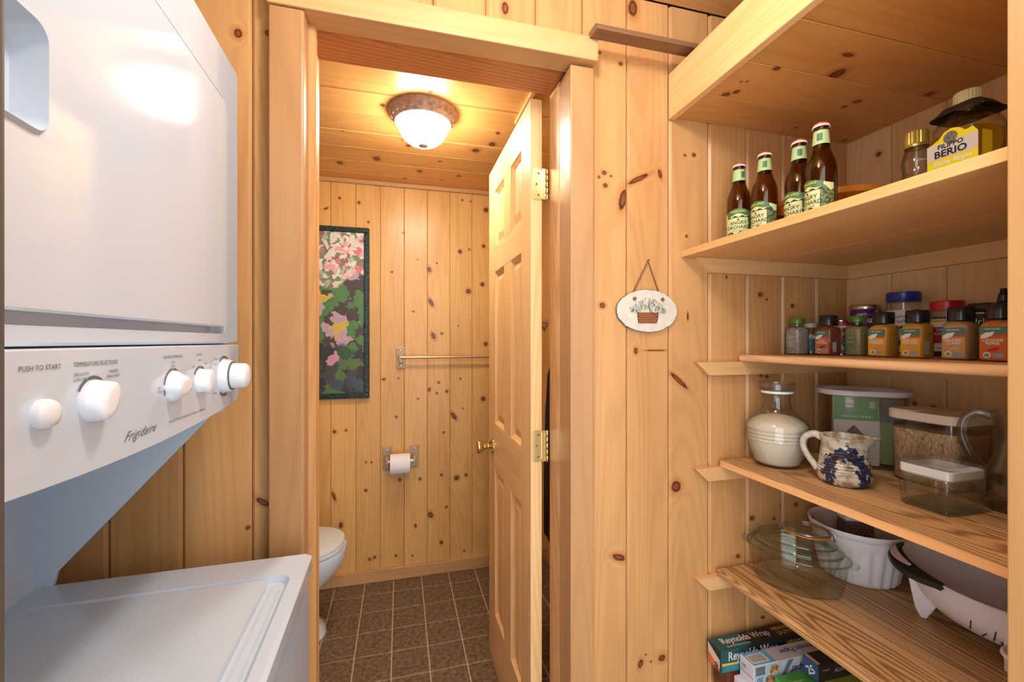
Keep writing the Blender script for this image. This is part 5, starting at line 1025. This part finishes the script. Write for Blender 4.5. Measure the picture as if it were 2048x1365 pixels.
fo, fu = Vector((0,-0.0262,0.0)), Vector((0,0.0050,0.138)).normalized(); so_, su = Vector((-0.0392,0,0.0)), Vector((0.0060,0,0.138)).normalized()
for r in range(7):
    for c in range(6):
        x = -0.026+0.0104*c+(0.0052 if r % 2 else 0)
        if x > 0.028: continue
        decal('grater_tooth', disc(x, 0.076+0.0078*r, 0.0024, 8), hm, gsr, fo, (1,0,0), fu, 0.0003); decal('grater_tooth', disc(x+0.0004, 0.0748+0.0078*r, 0.0014, 6), nubm, gsr, fo, (1,0,0), fu, 0.0006)
    for c in range(3):
        decal('grater_slot', rectp(-0.016+0.011*c,-0.010+0.011*c,0.079+0.0078*r,0.082+0.0078*r), hm, gsr, so_, (0,-1,0), su, 0.0003)
# colander
co = thing('white_colander', 'large oval white plastic colander on fin feet with a black grip', 'colander', (1.236, 0.612, ZB))
def cop(s, z, i, n=64):
    a = 2*PI*i/n; return (0.120*s*math.cos(a), 0.178*s*math.sin(a), z)
prof = [(0.10,0.030),(0.50,0.031),(0.66,0.040),(0.80,0.062),(0.92,0.098),(1.0,0.130),(1.02,0.133),(1.0,0.135),(0.965,0.128),(0.88,0.096),(0.77,0.064),(0.63,0.044),(0.48,0.035),(0.10,0.034)]
def wave(z, i): return z + (-0.008*math.cos(2*(2*PI*i/64)) if z > 0.12 else (-0.004*math.cos(2*(2*PI*i/64)) if z > 0.09 else 0))
obj('bowl', loft([[ (lambda q: (q[0], q[1], wave(z, i)))(cop(s, z, i)) for i in range(64)] for s, z in prof]), M_WPL, co, smooth=50)
for deg in (200, 124, 20, 304):
    a = math.radians(deg); c_, s_ = math.cos(a), math.sin(a)
    fin = [(0.62,0.040),(0.84,0.085),(0.93,0.085),(0.86,0.020),(0.80,0.001),(0.74,0.001)]
    tx, ty = -s_, c_
    bm = loft([[(0.120*s*c_+tx*w, 0.178*s*s_+ty*w, z) for s, z in fin] for w in (-0.004, 0.004)])
    obj('foot', bm, M_WPL, co, bevel=0.0015, bseg=1)
# black soft grip along the rim, with a white finger slot
def grip(d0, d1, so, z0, z1, n=20, wid=0.028, inner=0.985):
    secs = []
    for k in range(n+1):
        u = k/n; a = math.radians(d0+(d1-d0)*u); w = wid*math.sin(PI*min(max(u,0.04),0.96))**0.55; zz = 0.133-0.008*math.cos(2*a)
        ca, sa = math.cos(a), math.sin(a); r0 = inner
        p = lambda off, dz: (0.120*r0*ca+off*ca, 0.178*r0*sa+off*sa, zz+dz-off*0.42)
        secs.append([p(0.0,z0), p(w,z0), p(w+0.002,(z0+z1)/2), p(w,z1), p(0.0,z1)])
    return loft(secs)
gp_ = obj('grip', grip(100,168,0,-0.006,0.006), mat('black_soft_grip', (34,36,34), 0.5), co, smooth=50)
obj('finger_slot', grip(114,146,0,0.0055,0.0072,14,0.013,1.05), mat('slot_white', (206,196,192), 0.4), gp_, smooth=50)
for (deg, s0, s1, tw_) in ((176,0.72,0.84,4),(184,0.70,0.78,4),(192,0.72,0.84,2),(197,0.69,0.75,0),(212,0.70,0.76,-5),(222,0.72,0.82,-7),(232,0.74,0.80,-9)):
    zf = lambda s: 0.040+(s-0.66)/0.14*0.022 if s < 0.80 else 0.062+(s-0.80)/0.12*0.036
    pts = []
    for s, dd_ in ((s0,0),(s1,tw_)):
        a = math.radians(deg+dd_); pts.append((0.120*(s+0.012)*math.cos(a), 0.178*(s+0.012)*math.sin(a), zf(s)-0.001))
    a0_ = Vector(pts[0]); a1_ = Vector(pts[1]); d_ = (a1_-a0_)
    obj('drain_slot', tube([tuple(a0_), tuple(a0_+d_*0.5), tuple(a1_)], 0.0013, 6), mat('slot_dark', (74,62,56), 0.7), co)
wt = thing('white_tub', 'small white plastic cup beside the colander, against the partition', 'cup', (1.100, 0.503, ZB))
obj('cup', lathe([(0.026,0.0),(0.028,0.002),(0.031,0.066),(0.041,0.068),(0.0425,0.074),(0.040,0.077),(0.034,0.074),(0.030,0.066),(0.026,0.004)], 40), M_WPL, wt, smooth=40)
obj('cup_rim_ring', lathe([(0.0420,0.0695),(0.0432,0.071),(0.0420,0.0725)], 40, cap0=False, cap1=False), M_WPL, wt, smooth=60)
# ------------------------------------------------------------------ wrap boxes on the bottom shelf
ZP = 0.3602
def carton(name, label, x0, x1, y0, y1, z0, z1, c, rz=0.0, roll=0.0, rough=0.42, var=None):
    t = thing(name, label, 'box', ((x0+x1)/2, (y0+y1)/2, z0), rz, 'wrap and paper boxes on the bottom shelf')
    t.rotation_euler = (roll, 0, rz)
    w, d, h = x1-x0, y1-y0, z1-z0
    obj('carton', B((-w/2,w/2,-d/2,d/2,0,h)), mat('carton_'+name, c, rough, var=var), t, bevel=0.0015, bseg=1)
    return t, w, d, h
FX, FU = (1,0,0), (0,0,1)
t, w, d, h = carton('cereal_bar_box', 'brown and red box under the teal foil box', 0.858, 1.10, 0.977, 1.027, ZP, 0.430, (112,66,40), var=((60,34,22), 40, 0.2))
decal('red_panel', rectp(0.02,0.14,0.01,0.062), mat('red_panel', (190,34,30), 0.5), t, (-w/2,-d/2,0), FX, FU)
t, w, d, h = carton('foil_box', 'long teal and black aluminum foil box, back of the stack', 0.838, 1.150, 0.976, 1.028, 0.4305, 0.4905, (24,30,32))
M_TE = mat('foil_teal', (24,86,92), 0.4); M_SIL = mat('foil_silver_ink', (214,206,200), 0.4); M_GOLD2 = mat('foil_yellow_ink', (226,190,50), 0.45)
decal('teal_front', rectp(0.0,0.062,0.0,h), M_TE, t, (-w/2,-d/2,0), FX, FU, 0.0002); decal('teal_front', [(0.062,0.0),(0.115,0.0),(0.085,h),(0.062,h)], mat('foil_teal2', (26,70,76), 0.4), t, (-w/2,-d/2,0), FX, FU, 0.0002)
decal('blue_lower', rectp(0.006,0.080,0.002,0.020), mat('foil_blue', (52,130,150), 0.4), t, (-w/2,-d/2,0), FX, FU, 0.0004); decal('gold_strip', [(0.004,0.019),(0.080,0.018),(0.080,0.022),(0.004,0.026)], M_GOLD2, t, (-w/2,-d/2,0), FX, FU, 0.0005)
flat_text('lettering', 'Reynolds Wrap', 0.0335, M_SIL, t, (-w/2+0.108,-d/2-0.0005,0.041), FX, FU, bold=0.02, sx=0.80); flat_text('lettering', '\u00b7 HEAVY DUTY', 0.020, M_GOLD2, t, (-w/2+0.265,-d/2-0.0005,0.043), FX, FU, bold=0.02, sx=0.8)
decal('teal_top', rectp(0.0,0.10,0.0,d), M_TE, t, (-w/2,-d/2,h), FX, (0,1,0), 0.0002); flat_text('lettering', 'Reynolds Wrap', 0.0300, M_SIL, t, (-w/2+0.108,-d/2+0.031,h+0.0004), FX, (0,1,0), bold=0.02, sx=0.86)
flat_text('lettering', 'Quality Aluminum Foil', 0.0085, M_SIL, t, (-w/2+0.068,-d/2+0.011,h+0.0004), FX, (0,1,0)); flat_text('lettering', 'HEAVY', 0.019, M_GOLD2, t, (-w/2+0.235,-d/2+0.038,h+0.0004), FX, (0,1,0), bold=0.02); flat_text('lettering', 'DUTY', 0.019, M_GOLD2, t, (-w/2+0.235,-d/2+0.019,h+0.0004), FX, (0,1,0), bold=0.02)
RX = (0,-1,0)
decal('end_panel', rectp(-d/2+0.003,d/2-0.003,0.003,h-0.003), mat('end_cream', (216,204,194), 0.5), t, (-w/2,0,0), RX, FU, 0.0003); decal('end_orange', [(-d/2+0.003,0.003),(d/2-0.003,0.003),(d/2-0.003,0.010),(-d/2+0.003,0.032)], mat('end_orange', (222,112,72), 0.5), t, (-w/2,0,0), RX, FU, 0.0005)
decal('end_black', [(-d/2+0.003,h-0.003),(d/2-0.003,h-0.003),(d/2-0.003,h-0.026)], mat('end_black', (34,30,26), 0.5), t, (-w/2,0,0), RX, FU, 0.0005); flat_text('lettering', '50', 0.018, M_INK, t, (-w/2-0.0007,-0.012,0.013), (0,0,1), (0,1,0), bold=0.03)
t, w, d, h = carton('lower_parchment_box', 'white and blue box lying under the upper parchment box', 0.876, 1.19, 0.917, 0.971, ZP, 0.4240, (222,224,230))
decal('blue_top', [(0.03,0.004),(0.31,0.004),(0.31,0.05),(0.05,0.05)], mat('sky_blue', (96,176,220), 0.45), t, (-w/2,-d/2,h), FX, (0,1,0)); flat_text('lettering', 'UP TO 30', 0.010, mat('navy_ink', (40,50,96), 0.5), t, (-w/2-0.0004,0.0,0.048), RX, FU)
t, w, d, h = carton('parchment_box', 'white parchment paper box with cookies printed on it', 0.894, 1.205, 0.922, 0.970, 0.4245, 0.4785, (212,206,214))
M_SKY = mat('sky_blue', (96,176,220), 0.45); M_NAVY = mat('navy_ink', (40,50,96), 0.5)
decal('blue_top', rectp(0.004,0.075,0.002,d-0.002), M_SKY, t, (-w/2,-d/2,h), FX, (0,1,0), 0.0003); bc = decal('barcode', rectp(0.008,0.060,0.008,d-0.010), M_BAR, t, (-w/2,-d/2,h), FX, (0,1,0), 0.0006)
for q in range(9): decal('barcode_line', rectp(0.012+0.005*q,0.0145+0.005*q,0.011,d-0.013), mat('barcode_ink', (84,70,66), 0.6), bc, (-w/2,-d/2,h), FX, (0,1,0), 0.0009)
flat_text('lettering', 'Parchment Paper', 0.024, M_NAVY, t, (-w/2+0.185,-d/2+0.026,h+0.0004), (-1,0,0), (0,-1,0), bold=0.01, sx=0.9)
decal('blue_front', rectp(0.002,0.090,0.002,h-0.002), mat('pale_blue', (176,206,222), 0.45), t, (-w/2,-d/2,0), FX, FU, 0.0003)
decal('grey_curve', [(0.085,0.002),(0.098,0.002),(0.108,0.022),(0.130,h-0.002),(0.112,h-0.002),(0.094,0.022)], mat('curve_grey', (104,124,138), 0.45), t, (-w/2,-d/2,0), FX, FU, 0.0005)
M_CK = mat('cookie', (196,150,96), 0.6, var=((120,70,40), 160, 0.1)); M_CK2 = mat('cookie_dark', (150,90,52), 0.6, var=((222,196,150), 120, 0.1))
decal('cookie_print', disc(0.066,0.036,0.0165,20,0.0145), M_CK2, t, (-w/2,-d/2,0), FX, FU, 0.0007); decal('cookie_print', disc(0.052,0.012,0.0150,20,0.0115), M_CK, t, (-w/2,-d/2,0), FX, FU, 0.0008)
flat_text('lettering', 'Paper', 0.027, M_NAVY, t, (-w/2+0.150,-d/2-0.0006,0.024), (-1,0,0), (0,0,-1), bold=0.02); flat_text('lettering', '30', 0.020, mat('blue_ink', (70,110,150), 0.5), t, (-w/2+0.020,-d/2-0.0006,0.016), (-1,0,0), (0,0,-1), bold=0.02); decal('dark_tag', rectp(0.006,0.036,0.028,0.050), mat('tag_grey', (110,108,110), 0.5), t, (-w/2,-d/2,0), FX, FU, 0.0005); flat_text('lettering', '30 SQ FT', 0.0075, M_SKY, t, (-w/2+0.021,-d/2-0.0008,0.039), FX, FU)
flat_text('lettering', '30', 0.015, M_NAVY, t, (-w/2-0.0004,0.008,0.036), (0,1,0), (0,0,-1)); flat_text('lettering', 'Parchment Paper', 0.0065, M_NAVY, t, (-w/2-0.0004,0.0,0.020), (0,1,0), (0,0,-1))
t, w, d, h = carton('green_bag_box', 'bright green snack bag box in front of the parchment boxes', 0.950, 1.060, 0.832, 0.912, ZP, 0.4500, (70,156,50))
flat_text('lettering', 'SNACK BAGS', 0.014, M_WHITE, t, (0.002,-0.010,h+0.0004), FX, (0,1,0), bold=0.02); flat_text('lettering', 'Double Zipper', 0.008, M_WHITE, t, (-0.012,0.012,h+0.0004), FX, (0,1,0)); decal('blue_corner', rectp(0.0,0.02,0.0,0.03), mat('zip_blue', (40,110,190), 0.45), t, (-w/2,-d/2,h), FX, (0,1,0))
t, w, d, h = carton('olive_box', 'olive and pink parchment box at the right of the stack', 1.066, 1.350, 0.832, 0.914, ZP, 0.4520, (170,166,66))
decal('pink_top', [(0.12,0.004),(0.28,0.004),(0.28,d-0.006),(0.14,d-0.006),(0.125,d*0.5)], mat('salmon_paper', (206,152,124), 0.5), t, (-w/2,-d/2,h), FX, (0,1,0)); flat_text('lettering', 'parchment', 0.016, M_WHITE, t, (-0.075,0.0,h+0.0004), FX, (0,1,0))
t, w, d, h = carton('aluminum_foil_box', 'small dark aluminum foil box marked 25 on its blue end', 1.036, 1.330, 0.862, 0.906, 0.4525, 0.4990, (44,38,34))
decal('end_blue', rectp(-d/2+0.001,d/2-0.001,0.001,h-0.001), mat('end_navy', (58,84,128), 0.45), t, (-w/2,0,0), RX, FU, 0.0003); flat_text('lettering', '25', 0.026, M_WHITE, t, (-w/2-0.0006,-0.002,0.020), (0,-0.8,0.6), (0,0.6,0.8), bold=0.02)
decal('silver_edge', rectp(0.0,0.010,0.002,d-0.002), M_SIL, t, (-w/2,-d/2,h), FX, (0,1,0)); flat_text('lettering', 'ALUMINUM FOIL', 0.014, M_SIL, t, (-w/2+0.105,-d/2-0.0005,0.024), FX, FU); flat_text('lettering', '75 SQ FT', 0.006, M_SIL, t, (-w/2+0.025,-d/2-0.0005,0.030), FX, FU)
flat_text('lettering', 'Kitchen', 0.022, M_SIL, t, (-w/2+0.10,-0.002,h+0.0004), FX, (0,1,0))
